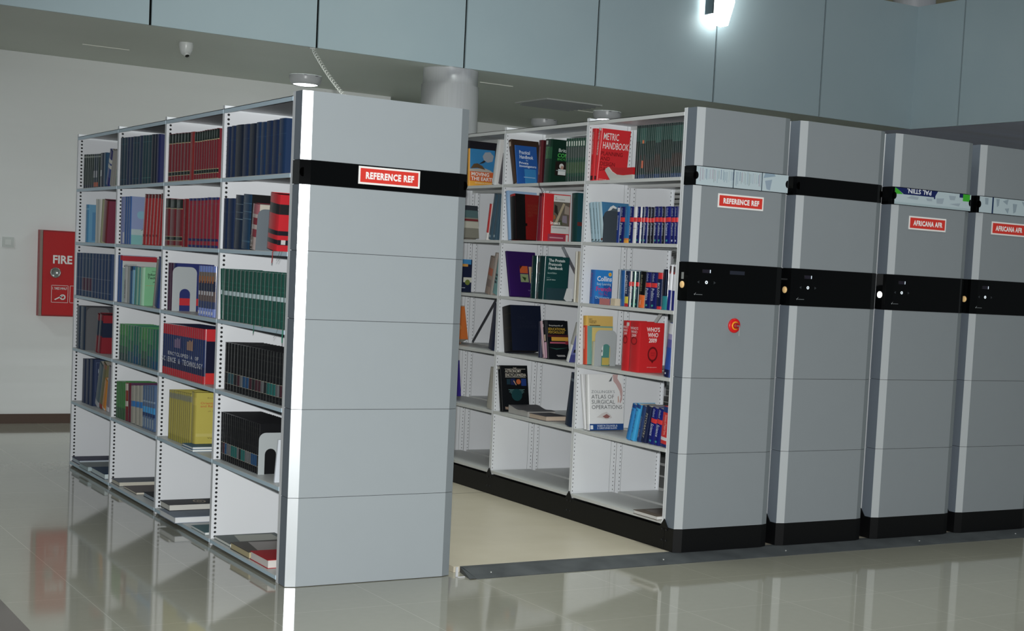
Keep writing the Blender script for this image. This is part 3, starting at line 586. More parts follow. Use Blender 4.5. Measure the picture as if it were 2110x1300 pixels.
('A', 1, 3, 0.006, 0.03812, 0.09672, 1.1958, 0.2602, 0.05626, 0.0, 0.22, 'greenlab', 'dark green volume with white label'),
('A', 4, 4, 0.0075, 4.0048, 4.1144, 0.8308, 0.2938, 0.108, 0.0, 0.24, 'bluedot', 'dark blue volume with silver dots'),
('A', 4, 4, 0.0075, 3.8795, 4.0048, 0.8308, 0.2938, 0.1234, 0.0, 0.24, 'bluedot', 'dark blue volume with silver dots'),
('A', 4, 4, 0.03, 3.6256, 3.6885, 0.8308, 0.2576, 0.0608, 0.1921, 0.2, 'rednavy', 'dark red volume with navy stripe'),
('A', 4, 4, 0.03, 3.5417, 3.6246, 0.8308, 0.26, 0.0802, 0.186, 0.2, 'rednavy', 'dark red volume with navy stripe'),
('A', 3, 4, 0.0257, 2.9959, 3.0638, 0.8308, 0.2273, 0.0669, 0.0, 0.2, 'grn1', 'green volume shading to blue below'),
('A', 3, 4, 0.0257, 2.9371, 2.9959, 0.8308, 0.2299, 0.058, 0.0, 0.2, 'grn1', 'green volume shading to blue below'),
('A', 3, 4, 0.0257, 2.8636, 2.9371, 0.8308, 0.2283, 0.0724, 0.0, 0.2, 'grn1', 'green volume shading to blue below'),
('A', 3, 4, 0.0257, 2.8076, 2.8636, 0.8308, 0.2309, 0.0552, 0.0, 0.2, 'grn2', 'green volume shading to blue below'),
('A', 3, 4, 0.0257, 2.7359, 2.8076, 0.8308, 0.2296, 0.0706, 0.0, 0.2, 'grn2', 'green volume shading to blue below'),
('A', 3, 4, 0.0257, 2.6765, 2.7359, 0.8308, 0.2319, 0.0586, 0.0, 0.2, 'grn3', 'green volume shading to blue below'),
('A', 3, 4, 0.0257, 2.6206, 2.6765, 0.8308, 0.2321, 0.055, 0.0, 0.2, 'grn3', 'green volume shading to blue below'),
('A', 3, 4, 0.0257, 2.5584, 2.6206, 0.8308, 0.2326, 0.0613, 0.0, 0.2, 'grn2', 'green volume shading to blue below'),
('A', 3, 4, 0.0257, 2.4934, 2.5584, 0.8308, 0.2325, 0.064, 0.0, 0.2, 'grn1', 'green volume shading to blue below'),
('A', 3, 4, 0.0257, 2.4343, 2.4934, 0.8308, 0.2339, 0.0583, 0.0, 0.2, 'grn1', 'green volume shading to blue below'),
('A', 3, 4, 0.0257, 2.3734, 2.4343, 0.8308, 0.2327, 0.0599, 0.0, 0.2, 'grn2', 'green volume shading to blue below'),
('A', 3, 4, 0.0257, 2.3133, 2.3734, 0.8308, 0.2344, 0.0593, 0.0, 0.2, 'grn2', 'green volume shading to blue below'),
('A', 3, 4, 0.0257, 2.2619, 2.3133, 0.8308, 0.2339, 0.0506, 0.0, 0.2, 'grn3', 'green volume shading to blue below'),
('A', 3, 4, 0.0257, 2.202, 2.2619, 0.8308, 0.2356, 0.059, 0.0, 0.2, 'grn3', 'green volume shading to blue below'),
('A', 2, 4, 0.0085, 1.99735, 2.03985, 0.8308, 0.2869, 0.0419, 0.0, 0.22, 'encsci', 'red and blue encyclopedia volume'),
('A', 2, 4, 0.0085, 1.95752, 1.99732, 0.8308, 0.2874, 0.0392, 0.0, 0.22, 'encsci', 'red and blue encyclopedia volume'),
('A', 2, 4, 0.0085, 1.9166, 1.9575, 0.8308, 0.2879, 0.0403, 0.0, 0.22, 'encsci', 'red and blue encyclopedia volume'),
('A', 2, 4, 0.0085, 1.87817, 1.91657, 0.8308, 0.2884, 0.0378, 0.0, 0.22, 'encsci', 'red and blue encyclopedia volume'),
('A', 2, 4, 0.0085, 1.83805, 1.87825, 0.8308, 0.2889, 0.0395, 0.0, 0.22, 'encsci', 'red and blue encyclopedia volume'),
('A', 2, 4, 0.0085, 1.79603, 1.83803, 0.8308, 0.2894, 0.0414, 0.0, 0.22, 'encsci', 'red and blue encyclopedia volume'),
('A', 2, 4, 0.0085, 1.75691, 1.79601, 0.8308, 0.29, 0.0385, 0.0, 0.22, 'encsci', 'red and blue encyclopedia volume'),
('A', 2, 4, 0.0085, 1.7163, 1.757, 0.8308, 0.2905, 0.04, 0.0, 0.22, 'encsci', 'red and blue encyclopedia volume'),
('A', 2, 4, 0.0085, 1.67839, 1.71619, 0.8308, 0.291, 0.0373, 0.0, 0.22, 'encsci', 'red and blue encyclopedia volume'),
('A', 2, 4, 0.0085, 1.64158, 1.67838, 0.8308, 0.2915, 0.0362, 0.0, 0.22, 'encsci', 'red and blue encyclopedia volume'),
('A', 2, 4, 0.0085, 1.60238, 1.64158, 0.8308, 0.2919, 0.0386, 0.0, 0.22, 'encsci', 'red and blue encyclopedia volume'),
('A', 2, 4, 0.0085, 1.56277, 1.60237, 0.8308, 0.2925, 0.039, 0.0, 0.22, 'encsci', 'red and blue encyclopedia volume'),
('A', 2, 4, 0.0085, 1.52597, 1.56277, 0.8308, 0.293, 0.0362, 0.0, 0.22, 'encsci', 'red and blue encyclopedia volume'),
('A', 2, 4, 0.0085, 1.49035, 1.52585, 0.8308, 0.2934, 0.035, 0.0, 0.22, 'encsci', 'red and blue encyclopedia volume'),
('A', 2, 4, 0.0085, 1.45014, 1.49044, 0.8308, 0.2939, 0.0396, 0.0, 0.22, 'encsci', 'red and blue encyclopedia volume'),
('A', 2, 4, 0.0085, 1.41314, 1.44994, 0.8308, 0.2945, 0.0363, 0.0, 0.22, 'encsci', 'red and blue encyclopedia volume'),
('A', 2, 4, 0.0085, 1.37912, 1.41302, 0.8308, 0.2948, 0.0334, 0.0, 0.22, 'encsci', 'red and blue encyclopedia volume'),
('A', 2, 4, 0.0085, 1.3411, 1.3792, 0.8308, 0.2953, 0.0374, 0.0, 0.22, 'encsci', 'red and blue encyclopedia volume'),
('A', 2, 4, 0.0085, 1.30548, 1.34098, 0.8308, 0.2958, 0.035, 0.0, 0.22, 'encsci', 'red and blue encyclopedia volume'),
('A', 2, 4, 0.0085, 1.26916, 1.30536, 0.8308, 0.2962, 0.0357, 0.0, 0.22, 'encscilast', 'red and blue encyclopedia volume'),
('A', 1, 4, 0.0314, 0.94054, 0.99194, 0.8308, 0.2473, 0.0507, 0.0, 0.21, 'blk', 'black volume with coloured lower panel'),
('A', 1, 4, 0.0314, 0.89702, 0.94062, 0.8308, 0.2474, 0.0429, 0.0, 0.21, 'blkteal', 'black volume with coloured lower panel'),
('A', 1, 4, 0.0314, 0.8501, 0.8971, 0.8308, 0.2473, 0.0463, 0.0, 0.21, 'blkteal', 'black volume with coloured lower panel'),
('A', 1, 4, 0.0314, 0.80058, 0.85018, 0.8308, 0.2475, 0.0489, 0.0, 0.21, 'blk', 'black volume with coloured lower panel'),
('A', 1, 4, 0.0314, 0.74957, 0.80077, 0.8308, 0.2478, 0.0504, 0.0, 0.21, 'blkmar', 'black volume with coloured lower panel'),
('A', 1, 4, 0.0314, 0.71135, 0.74955, 0.8308, 0.2478, 0.0376, 0.0, 0.21, 'blkgrey', 'black volume with coloured lower panel'),
('A', 1, 4, 0.0314, 0.66544, 0.71144, 0.8308, 0.2477, 0.0453, 0.0, 0.21, 'blkblue', 'black volume with coloured lower panel'),
('A', 1, 4, 0.0314, 0.61562, 0.66562, 0.8308, 0.2479, 0.0492, 0.0, 0.21, 'blkblue', 'black volume with coloured lower panel'),
('A', 1, 4, 0.0314, 0.56851, 0.61571, 0.8308, 0.2483, 0.0465, 0.0, 0.21, 'blkmar', 'black volume with coloured lower panel'),
('A', 1, 4, 0.0314, 0.52739, 0.56859, 0.8308, 0.2484, 0.0405, 0.0, 0.21, 'blk', 'black volume with coloured lower panel'),
('A', 1, 4, 0.0314, 0.48399, 0.52729, 0.8308, 0.2483, 0.0427, 0.0, 0.21, 'blkmar', 'black volume with coloured lower panel'),
('A', 1, 4, 0.0314, 0.43678, 0.48408, 0.8308, 0.2486, 0.0466, 0.0, 0.21, 'blkmar', 'black volume with coloured lower panel'),
('A', 1, 4, 0.0314, 0.39436, 0.43686, 0.8308, 0.2488, 0.0418, 0.0, 0.21, 'blkgrey', 'black volume with coloured lower panel'),
('A', 1, 4, 0.0314, 0.35765, 0.39435, 0.8308, 0.2486, 0.0361, 0.0, 0.21, 'blk', 'black volume with coloured lower panel'),
('A', 1, 4, 0.0314, 0.30853, 0.35783, 0.8308, 0.2488, 0.0485, 0.0, 0.21, 'blkteal2', 'black volume with coloured lower panel'),
('A', 1, 4, 0.0314, 0.27222, 0.30842, 0.8308, 0.2489, 0.0357, 0.0, 0.21, 'blkteal2', 'black volume with coloured lower panel'),
('A', 1, 4, 0.0314, 0.2298, 0.2723, 0.8308, 0.2489, 0.0418, 0.0, 0.21, 'blkteal2', 'black volume with coloured lower panel'),
('A', 1, 4, 0.0314, 0.18428, 0.22988, 0.8308, 0.2492, 0.0449, 0.0, 0.21, 'blkgrey', 'black volume with coloured lower panel'),
('A', 1, 4, 0.0314, 0.13751, 0.17491, 0.8308, 0.2493, 0.0368, -0.0351, 0.21, 'blkmar', 'black volume with coloured lower panel'),
('A', 1, 4, 0.0314, 0.09635, 0.13735, 0.8308, 0.2493, 0.0404, -0.0356, 0.21, 'blk', 'black volume with coloured lower panel'),
('A', 4, 5, 0.041, 3.955, 4.058, 0.4588, 0.3018, 0.1014, 0.0, 0.22, 'bigblue0', 'thick dark blue handbook volume'),
('A', 4, 5, 0.041, 3.8537, 3.955, 0.4588, 0.308, 0.0998, 0.0, 0.22, 'bigblue0', 'thick dark blue handbook volume'),
('A', 4, 5, 0.041, 3.7504, 3.8537, 0.4588, 0.3175, 0.1018, 0.0, 0.22, 'bigblue', 'thick dark blue handbook volume'),
('A', 4, 5, 0.05, 3.63775, 3.74235, 0.4588, 0.3036, 0.0969, 0.3467, 0.18, 'greygreen', 'leaning grey green book'),
('A', 4, 5, 0.05, 3.55037, 3.63037, 0.4588, 0.3155, 0.0747, 0.3214, 0.18, 'olivered', 'leaning olive book with red foot'),
('A', 4, 5, 0.05, 3.47221, 3.55111, 0.4588, 0.2052, 0.0735, 0.3288, 0.18, 'orange', 'thin orange book leaning'),
('A', 4, 5, 0.05, 3.37266, 3.44186, 0.4588, 0.3018, 0.0671, 0.1804, 0.18, 'greylil', 'leaning grey lilac book'),
('A', 3, 5, 0.0265, 3.05565, 3.09595, 0.4588, 0.2304, 0.03871, 0.0, 0.2, 'grn4', 'slim green volume'),
('A', 3, 5, 0.0265, 3.01481, 3.05611, 0.4588, 0.234, 0.03958, 0.0, 0.2, 'grn4', 'slim green volume'),
('A', 3, 5, 0.0265, 2.97265, 3.01515, 0.4588, 0.2364, 0.04085, 0.0, 0.2, 'grn4', 'slim green volume'),
('A', 3, 5, 0.0265, 2.93287, 2.97297, 0.4588, 0.2375, 0.03851, 0.0, 0.2, 'grn4', 'slim green volume'),
('A', 3, 5, 0.0265, 2.89206, 2.93326, 0.4588, 0.241, 0.03949, 0.0, 0.2, 'grn4', 'slim green volume'),
('A', 3, 5, 0.0265, 2.80665, 2.87455, 0.4588, 0.2365, 0.06503, -0.07071, 0.2, 'redwht', 'red and white patterned book'),
('A', 3, 5, 0.0265, 2.74464, 2.80704, 0.4588, 0.2423, 0.05977, -0.07178, 0.2, 'maroonp', 'maroon edged book'),
('A', 3, 5, 0.0265, 2.65299, 2.74529, 0.4588, 0.2313, 0.08853, -0.05102, 0.2, 'thickwhite', 'thick off white volume with blue band'),
('A', 3, 5, 0.0265, 2.56563, 2.65333, 0.4588, 0.2394, 0.08414, -0.05345, 0.2, 'thickwhite', 'thick off white volume with blue band'),
('A', 3, 5, 0.0265, 2.48086, 2.56586, 0.4588, 0.2472, 0.08141, -0.05568, 0.2, 'thickwhite', 'thick off white volume with blue band'),
('A', 3, 5, 0.0265, 2.42855, 2.48175, 0.4588, 0.2566, 0.05109, -0.04714, 0.2, 'bluepat', 'blue grey volume with bright blue panel'),
('A', 3, 5, 0.0265, 2.37623, 2.42843, 0.4588, 0.2593, 0.05002, -0.04821, 0.2, 'bluepat', 'blue grey volume with bright blue panel'),
('A', 3, 5, 0.0265, 2.32311, 2.37621, 0.4588, 0.2621, 0.05099, -0.04918, 0.2, 'bluepat', 'blue grey volume with bright blue panel'),
('A', 3, 5, 0.0265, 2.27263, 2.32293, 0.4588, 0.2648, 0.04826, -0.05015, 0.2, 'bluepat', 'blue grey volume with bright blue panel'),
('A', 3, 5, 0.0265, 2.22132, 2.27242, 0.4588, 0.2674, 0.04895, -0.05102, 0.2, 'bluepat', 'blue grey volume with bright blue panel'),
('A', 2, 5, 0.03, 1.91796, 1.95346, 0.4588, 0.2813, 0.035, 0.0, 0.2, 'yelgrn', 'slim yellow volume'),
('A', 2, 5, 0.03, 1.87715, 1.91795, 0.4588, 0.2816, 0.0402, 0.0, 0.2, 'yelgrn', 'slim yellow volume'),
('A', 2, 5, 0.03, 1.83263, 1.87723, 0.4588, 0.2844, 0.0439, 0.0, 0.2, 'yelgrn', 'slim yellow volume'),
('A', 2, 5, 0.03, 1.79841, 1.83241, 0.4588, 0.2844, 0.0336, 0.0, 0.2, 'yelgrn', 'slim yellow volume'),
('A', 2, 5, 0.03, 1.75621, 1.79831, 0.4588, 0.287, 0.0415, 0.0, 0.2, 'yelgrn', 'slim yellow volume'),
('A', 2, 5, 0.03, 1.71619, 1.75629, 0.4588, 0.2885, 0.0394, 0.0, 0.2, 'yelgrn', 'slim yellow volume'),
('A', 2, 5, 0.03, 1.68158, 1.71608, 0.4588, 0.2894, 0.034, 0.0, 0.2, 'yelgrn', 'slim yellow volume'),
('A', 2, 5, 0.03, 1.64356, 1.68146, 0.4588, 0.2902, 0.0374, 0.0, 0.2, 'yelgrn', 'slim yellow volume'),
('A', 2, 5, 0.03, 1.60685, 1.64345, 0.4588, 0.2908, 0.0361, 0.0, 0.2, 'yelgrn', 'slim yellow volume'),
('A', 2, 5, 0.03, 1.57244, 1.60684, 0.4588, 0.2935, 0.0338, 0.0, 0.2, 'yelgrn', 'slim yellow volume'),
('A', 2, 5, 0.03, 1.53402, 1.57232, 0.4588, 0.2938, 0.0378, 0.0, 0.2, 'yelgrn', 'slim yellow volume'),
('A', 2, 5, 0.03, 1.4511, 1.5292, 0.4848, 0.283, 0.077, 0.0, 0.22, 'yelface', 'yellow volume with red title on front cover'),
('A', 1, 5, 0.0345, 0.98755, 1.01825, 0.4588, 0.2495, 0.02944, -0.03463, 0.22, 'blk', 'black volume with coloured lower panel'),
('A', 1, 5, 0.0345, 0.95548, 0.98808, 0.4588, 0.2493, 0.0313, -0.03502, 0.22, 'blkmar', 'black volume with coloured lower panel'),
('A', 1, 5, 0.0345, 0.92288, 0.95608, 0.4588, 0.2492, 0.03178, -0.03531, 0.22, 'blkblue', 'black volume with coloured lower panel'),
('A', 1, 5, 0.0345, 0.88684, 0.92354, 0.4588, 0.2493, 0.03529, -0.03579, 0.22, 'blkgrey', 'black volume with coloured lower panel'),
('A', 1, 5, 0.0345, 0.85899, 0.88719, 0.4588, 0.2493, 0.02701, -0.03618, 0.22, 'blkgrey', 'black volume with coloured lower panel'),
('A', 1, 5, 0.0345, 0.82265, 0.85935, 0.4588, 0.2492, 0.0352, -0.03647, 0.22, 'blkteal2', 'black volume with coloured lower panel'),
('A', 1, 5, 0.0345, 0.7946, 0.823, 0.4588, 0.2492, 0.0273, -0.03696, 0.22, 'blkteal2', 'black volume with coloured lower panel'),
('A', 1, 5, 0.0345, 0.76188, 0.79478, 0.4588, 0.249, 0.03159, -0.03725, 0.22, 'blkteal2', 'black volume with coloured lower panel'),
('A', 1, 5, 0.0345, 0.73208, 0.76208, 0.4588, 0.2489, 0.02876, -0.03764, 0.22, 'blkgrey', 'black volume with coloured lower panel'),
('A', 1, 5, 0.0345, 0.69937, 0.73227, 0.4588, 0.2488, 0.03149, -0.03793, 0.22, 'blk', 'black volume with coloured lower panel'),
('A', 1, 5, 0.0345, 0.67188, 0.69958, 0.4588, 0.2486, 0.02662, -0.03832, 0.22, 'blkteal2', 'black volume with coloured lower panel'),
('A', 1, 5, 0.0345, 0.63917, 0.67187, 0.4588, 0.2485, 0.03139, -0.03861, 0.22, 'blkteal2', 'black volume with coloured lower panel'),
('A', 1, 5, 0.0345, 0.60538, 0.63918, 0.4588, 0.2486, 0.03247, -0.03899, 0.22, 'blkgrey', 'black volume with coloured lower panel'),
('A', 1, 5, 0.0345, 0.57963, 0.60533, 0.4588, 0.2485, 0.02476, -0.03938, 0.22, 'blkgrey', 'black volume with coloured lower panel'),
('A', 1, 5, 0.0345, 0.54629, 0.57939, 0.4588, 0.2483, 0.03169, -0.03958, 0.22, 'blkgrey', 'black volume with coloured lower panel'),
('A', 1, 5, 0.0345, 0.51823, 0.54623, 0.4588, 0.2483, 0.02691, -0.03996, 0.22, 'blkblue', 'black volume with coloured lower panel'),
('A', 1, 5, 0.0345, 0.48835, 0.51795, 0.4588, 0.2481, 0.02837, -0.04025, 0.22, 'blkblue', 'black volume with coloured lower panel'),
('A', 1, 5, 0.0345, 0.4602, 0.4881, 0.4588, 0.2479, 0.02681, -0.04055, 0.22, 'blkblue', 'black volume with coloured lower panel'),
('A', 1, 5, 0.0345, 0.42761, 0.45981, 0.4588, 0.2479, 0.03091, -0.04084, 0.22, 'blk', 'black volume with coloured lower panel'),
('B', 1, 1, 2.2404, 1.0116, 1.0587, 2.0918, 0.3136, 0.04524, 0.0, 0.21, 'metric1', 'red handbook copy behind, only spine showing'),
('B', 1, 1, 2.2404, 0.9763, 1.0116, 2.0918, 0.3133, 0.03364, 0.10311, 0.21, 'metric', 'red METRIC HANDBOOK leaning right, cover facing out'),
('B', 1, 1, 2.2404, 0.54416, 0.56186, 2.0918, 0.3046, 0.01706, 0.0, 0.21, 'dkgrn', 'slim dark green yearbook volume'),
('B', 1, 1, 2.2404, 0.52074, 0.54394, 2.0918, 0.3044, 0.02223, 0.0, 0.21, 'dkgrn', 'slim dark green yearbook volume'),
('B', 1, 1, 2.2404, 0.50144, 0.52044, 2.0918, 0.3043, 0.01823, 0.0, 0.21, 'dkgrn2', 'slim dark green yearbook volume'),
('B', 1, 1, 2.2404, 0.48185, 0.50105, 2.0918, 0.3042, 0.01852, 0.0, 0.21, 'dkgrn3', 'slim dark green yearbook volume'),
('B', 1, 1, 2.2404, 0.46228, 0.48168, 2.0918, 0.3041, 0.01852, 0.0, 0.21, 'dkgrn2', 'slim dark green yearbook volume'),
('B', 1, 1, 2.2404, 0.44223, 0.46203, 2.0918, 0.304, 0.01901, 0.0, 0.21, 'dkgrn', 'slim dark green yearbook volume'),
('B', 1, 1, 2.2404, 0.4258, 0.4419, 2.0918, 0.304, 0.0155, 0.0, 0.21, 'dkgrn', 'slim dark green yearbook volume'),
('B', 1, 1, 2.2404, 0.40488, 0.42558, 2.0918, 0.3039, 0.01989, 0.0, 0.21, 'dkgrn', 'slim dark green yearbook volume'),
('B', 1, 1, 2.2404, 0.38598, 0.40468, 2.0918, 0.3038, 0.01794, 0.0, 0.21, 'dkgrn', 'slim dark green yearbook volume'),
('B', 1, 1, 2.2404, 0.36649, 0.38579, 2.0918, 0.3037, 0.01852, 0.0, 0.21, 'dkgrn', 'slim dark green yearbook volume'),
('B', 1, 1, 2.2404, 0.34601, 0.36631, 2.0918, 0.3036, 0.0195, 0.0, 0.21, 'dkgrn2', 'slim dark green yearbook volume'),
('B', 1, 1, 2.2404, 0.32762, 0.34572, 2.0918, 0.3035, 0.01745, 0.0, 0.21, 'dkgrn2', 'slim dark green yearbook volume'),
('B', 1, 1, 2.2404, 0.30795, 0.32755, 2.0918, 0.3034, 0.01872, 0.0, 0.21, 'dkgrn2', 'slim dark green yearbook volume'),
('B', 1, 1, 2.2404, 0.29216, 0.30766, 2.0918, 0.3033, 0.01492, 0.0, 0.21, 'dkgrn', 'slim dark green yearbook volume'),
('B', 1, 1, 2.2404, 0.27138, 0.29198, 2.0918, 0.3033, 0.01979, 0.0, 0.21, 'dkgrn', 'slim dark green yearbook volume'),
('B', 1, 1, 2.2404, 0.25258, 0.27118, 2.0918, 0.3031, 0.01784, 0.0, 0.21, 'dkgrn', 'slim dark green yearbook volume'),
('B', 1, 1, 2.2404, 0.23367, 0.25247, 2.0918, 0.303, 0.01794, 0.0, 0.21, 'dkgrn', 'slim dark green yearbook volume'),
('B', 1, 1, 2.2404, 0.21545, 0.23335, 2.0918, 0.303, 0.01726, 0.0, 0.21, 'dkgrn', 'slim dark green yearbook volume'),
('B', 1, 1, 2.2404, 0.19611, 0.21521, 2.0918, 0.3029, 0.01833, 0.0, 0.21, 'dkgrn', 'slim dark green yearbook volume'),
('B', 1, 1, 2.2404, 0.17945, 0.19585, 2.0918, 0.3028, 0.0157, 0.0, 0.21, 'dkgrn2', 'slim dark green yearbook volume'),
('B', 1, 1, 2.2404, 0.15866, 0.17916, 2.0918, 0.3027, 0.01969, 0.0, 0.21, 'dkgrn2', 'slim dark green yearbook volume'),
('B', 1, 1, 2.2404, 0.14206, 0.15826, 2.0918, 0.3026, 0.0156, 0.0, 0.21, 'dkgrn2', 'slim dark green yearbook volume'),
('B', 1, 1, 2.2404, 0.12295, 0.14175, 2.0918, 0.3026, 0.01804, 0.0, 0.21, 'dkgrn2', 'slim dark green yearbook volume'),
('B', 1, 1, 2.2404, 0.10345, 0.12255, 2.0918, 0.3024, 0.01833, 0.0, 0.21, 'dkgrn2', 'slim dark green yearbook volume'),
('B', 1, 1, 2.2404, 0.08584, 0.10314, 2.0918, 0.3023, 0.01657, 0.0, 0.21, 'dkgrn2', 'slim dark green yearbook volume'),
('B', 1, 1, 2.2404, 0.06832, 0.08542, 2.0918, 0.3023, 0.01648, 0.0, 0.21, 'dkgrn2', 'slim dark green yearbook volume'),
('B', 1, 2, 2.2404, 0.96145, 1.00215, 1.7248, 0.2383, 0.0391, -0.2243, 0.2, 'paleblue', 'pale blue paperback leaning left'),
('B', 1, 2, 2.2404, 0.92513, 0.96143, 1.7248, 0.2403, 0.0349, -0.2224, 0.2, 'paleblue', 'pale blue paperback leaning left'),
('B', 1, 2, 2.2404, 0.89395, 0.92495, 1.7248, 0.2405, 0.0298, -0.2215, 0.2, 'paleblue', 'pale blue paperback leaning left'),
('B', 1, 2, 2.2404, 0.85848, 0.89378, 1.7248, 0.2407, 0.034, -0.2205, 0.2, 'mountain', 'pale blue paperback with mountain photo cover'),
('B', 1, 2, 2.2554, 0.7194, 0.751, 1.7248, 0.2114, 0.0311, 0.0, 0.13, 'bluew', 'dark blue book with white title'),
('B', 1, 2, 2.2554, 0.6699, 0.7194, 1.7248, 0.2111, 0.0488, 0.0, 0.13, 'sci', 'navy dictionary with red band'),
('B', 1, 2, 2.2554, 0.6181, 0.6699, 1.7248, 0.2137, 0.051, 0.0, 0.13, 'azor', 'bright blue book with orange foot'),
('B', 1, 2, 2.2554, 0.5749, 0.6165, 1.7248, 0.2103, 0.0409, 0.0, 0.13, 'sci', 'navy dictionary with red band'),
('B', 1, 2, 2.2554, 0.53848, 0.57388, 1.7248, 0.21, 0.0348, 0.0, 0.13, 'whtred', 'white dictionary with red band'),
('B', 1, 2, 2.2554, 0.50116, 0.53846, 1.7248, 0.2097, 0.0367, 0.0, 0.13, 'sci', 'navy dictionary with red band'),
('B', 1, 2, 2.2554, 0.48594, 0.50074, 1.7248, 0.2095, 0.0146, 0.0, 0.13, 'whtred', 'slim white dictionary with red band'),
('B', 1, 2, 2.2554, 0.46093, 0.48573, 1.7248, 0.2079, 0.0244, 0.0, 0.13, 'sci2', 'navy dictionary with red band'),
('B', 1, 2, 2.2554, 0.42513, 0.46073, 1.7248, 0.2091, 0.0351, 0.0, 0.13, 'sci', 'navy dictionary with red band'),
('B', 1, 2, 2.2554, 0.38654, 0.41614, 1.7248, 0.2046, 0.0292, -0.0412, 0.13, 'sci3', 'black dictionary with red band'),
('B', 1, 2, 2.2554, 0.35364, 0.38624, 1.7248, 0.2044, 0.0321, -0.0415, 0.13, 'sci3', 'black dictionary with red band'),
('B', 1, 2, 2.2554, 0.3126, 0.3522, 1.7248, 0.2084, 0.0389, -0.0478, 0.13, 'sci', 'navy dictionary with red band'),
('B', 1, 2, 2.2554, 0.27339, 0.31259, 1.7248, 0.2081, 0.0386, -0.048, 0.13, 'sci', 'navy dictionary with red band'),
('B', 1, 2, 2.2554, 0.2435, 0.2728, 1.7248, 0.2064, 0.0289, -0.048, 0.13, 'sci3', 'black dictionary with red band'),
('B', 1, 2, 2.2554, 0.1888, 0.2415, 1.7248, 0.2075, 0.0518, -0.0533, 0.13, 'sciS', 'thick navy dictionary with red band'),
('B', 1, 2, 2.2554, 0.14408, 0.18238, 1.7248, 0.2058, 0.0376, -0.0607, 0.13, 'sciP', 'navy dictionary with red band'),
('B', 1, 2, 2.2554, 0.11382, 0.14392, 1.7248, 0.207, 0.0296, -0.0611, 0.13, 'sciP', 'navy dictionary with red band'),
('B', 1, 2, 2.2554, 0.0923, 0.111, 1.7248, 0.2106, 0.0184, 0.0, 0.13, 'redthin', 'thin coral red book leaning at row end'),
('B', 1, 3, 2.2504, 0.9572, 1.0109, 1.3568, 0.2043, 0.0529, 0.0, 0.13, 'collins', 'bright blue dictionary with cover facing out'),
('B', 1, 3, 2.2504, 0.6791, 0.6953, 1.3568, 0.2144, 0.016, 0.0, 0.2, 'greyclear', 'thin grey folder at row start'),
('B', 1, 3, 2.2554, 0.62727, 0.66907, 1.3568, 0.2074, 0.0412, -0.0456, 0.13, 'bluewhi', 'blue dictionary with white page edges'),
('B', 1, 3, 2.2554, 0.58269, 0.62799, 1.3568, 0.2072, 0.0446, 0.0, 0.13, 'chem', 'navy dictionary with yellow and red foot'),
('B', 1, 3, 2.2554, 0.56899, 0.58229, 1.3568, 0.2051, 0.013, 0.0, 0.13, 'sci2', 'slim navy dictionary with red band'),
('B', 1, 3, 2.2554, 0.55535, 0.56855, 1.3568, 0.2069, 0.013, 0.0, 0.13, 'whtred', 'slim white dictionary with red band'),
('B', 1, 3, 2.2554, 0.52974, 0.55494, 1.3568, 0.206, 0.0249, 0.0, 0.13, 'scig', 'dark green dictionary with red band'),
('B', 1, 3, 2.2554, 0.51614, 0.52924, 1.3568, 0.2066, 0.0129, 0.0, 0.13, 'palegreen', 'slim pale green dictionary'),
('B', 1, 3, 2.2554, 0.48212, 0.51612, 1.3568, 0.2064, 0.0334, 0.0, 0.13, 'scig', 'deep green dictionary with red band'),
('B', 1, 3, 2.2554, 0.42102, 0.47932, 1.3568, 0.2077, 0.0574, 0.0395, 0.14, 'orgblk', 'black dictionary with orange lower half'),
('B', 1, 3, 2.2554, 0.35988, 0.41298, 1.3568, 0.2062, 0.0523, 0.0, 0.13, 'sci', 'navy dictionary with red band'),
('B', 1, 3, 2.2554, 0.2974, 0.356, 1.3568, 0.2064, 0.0577, 0.0, 0.13, 'sci', 'navy dictionary with red band'),
('B', 1, 3, 2.2554, 0.24489, 0.28979, 1.3568, 0.2055, 0.0442, 0.0, 0.14, 'biol', 'navy dictionary with red ends and white title'),
('B', 1, 3, 2.2554, 0.18784, 0.24504, 1.3568, 0.2263, 0.0564, 0.0, 0.16, 'tealblk', 'taller black book with teal lower third'),
('B', 1, 3, 2.2554, 0.15543, 0.18773, 1.3568, 0.2541, 0.0318, 0.0469, 0.17, 'whtnavy', 'white book with navy lower half'),
('B', 1, 3, 2.2554, 0.10383, 0.14363, 1.3568, 0.2506, 0.0392, 0.0, 0.17, 'whtnavy', 'white book with navy lower half'),
('B', 1, 4, 2.2404, 0.98368, 1.03118, 0.9848, 0.2952, 0.0466, -0.0811, 0.19, 'yelorg', 'orange spined book with yellow top'),
('B', 1, 4, 2.2704, 0.93352, 0.98202, 0.9848, 0.1444, 0.0477, 0.0, 0.1, 'cream', 'small cream book against yellow cover'),
('B', 1, 4, 2.2488, 0.5372, 0.6161, 0.9848, 0.2906, 0.0777, 0.0, 0.17, 'who1', 'first red annual, only spine showing'),
('B', 1, 4, 2.2488, 0.4287, 0.5372, 0.9848, 0.2889, 0.1069, 0.0, 0.17, 'who', "red WHO'S WHO 2009 annual, cover facing out"),
('B', 1, 4, 2.2324, 0.1005, 0.1512, 0.9848, 0.3015, 0.0496, 0.1084, 0.16, 'bluegrad', 'blue book fading to white, leaning'),
('B', 1, 5, 2.2404, 0.9538, 0.982, 0.5908, 0.338, 0.02642, -0.22097, 0.24, 'zol0', 'thin white atlas copy leaning, leftmost'),
('B', 1, 5, 2.2341, 0.903, 0.942, 0.5908, 0.338, 0.03705, -0.13105, 0.25, 'zol', 'white surgical atlas with cover facing out'),
('B', 1, 5, 2.2338, 0.46099, 0.50239, 0.5908, 0.2144, 0.03841, 0.24754, 0.13, 'brblue', 'bright blue paperback leaning'),
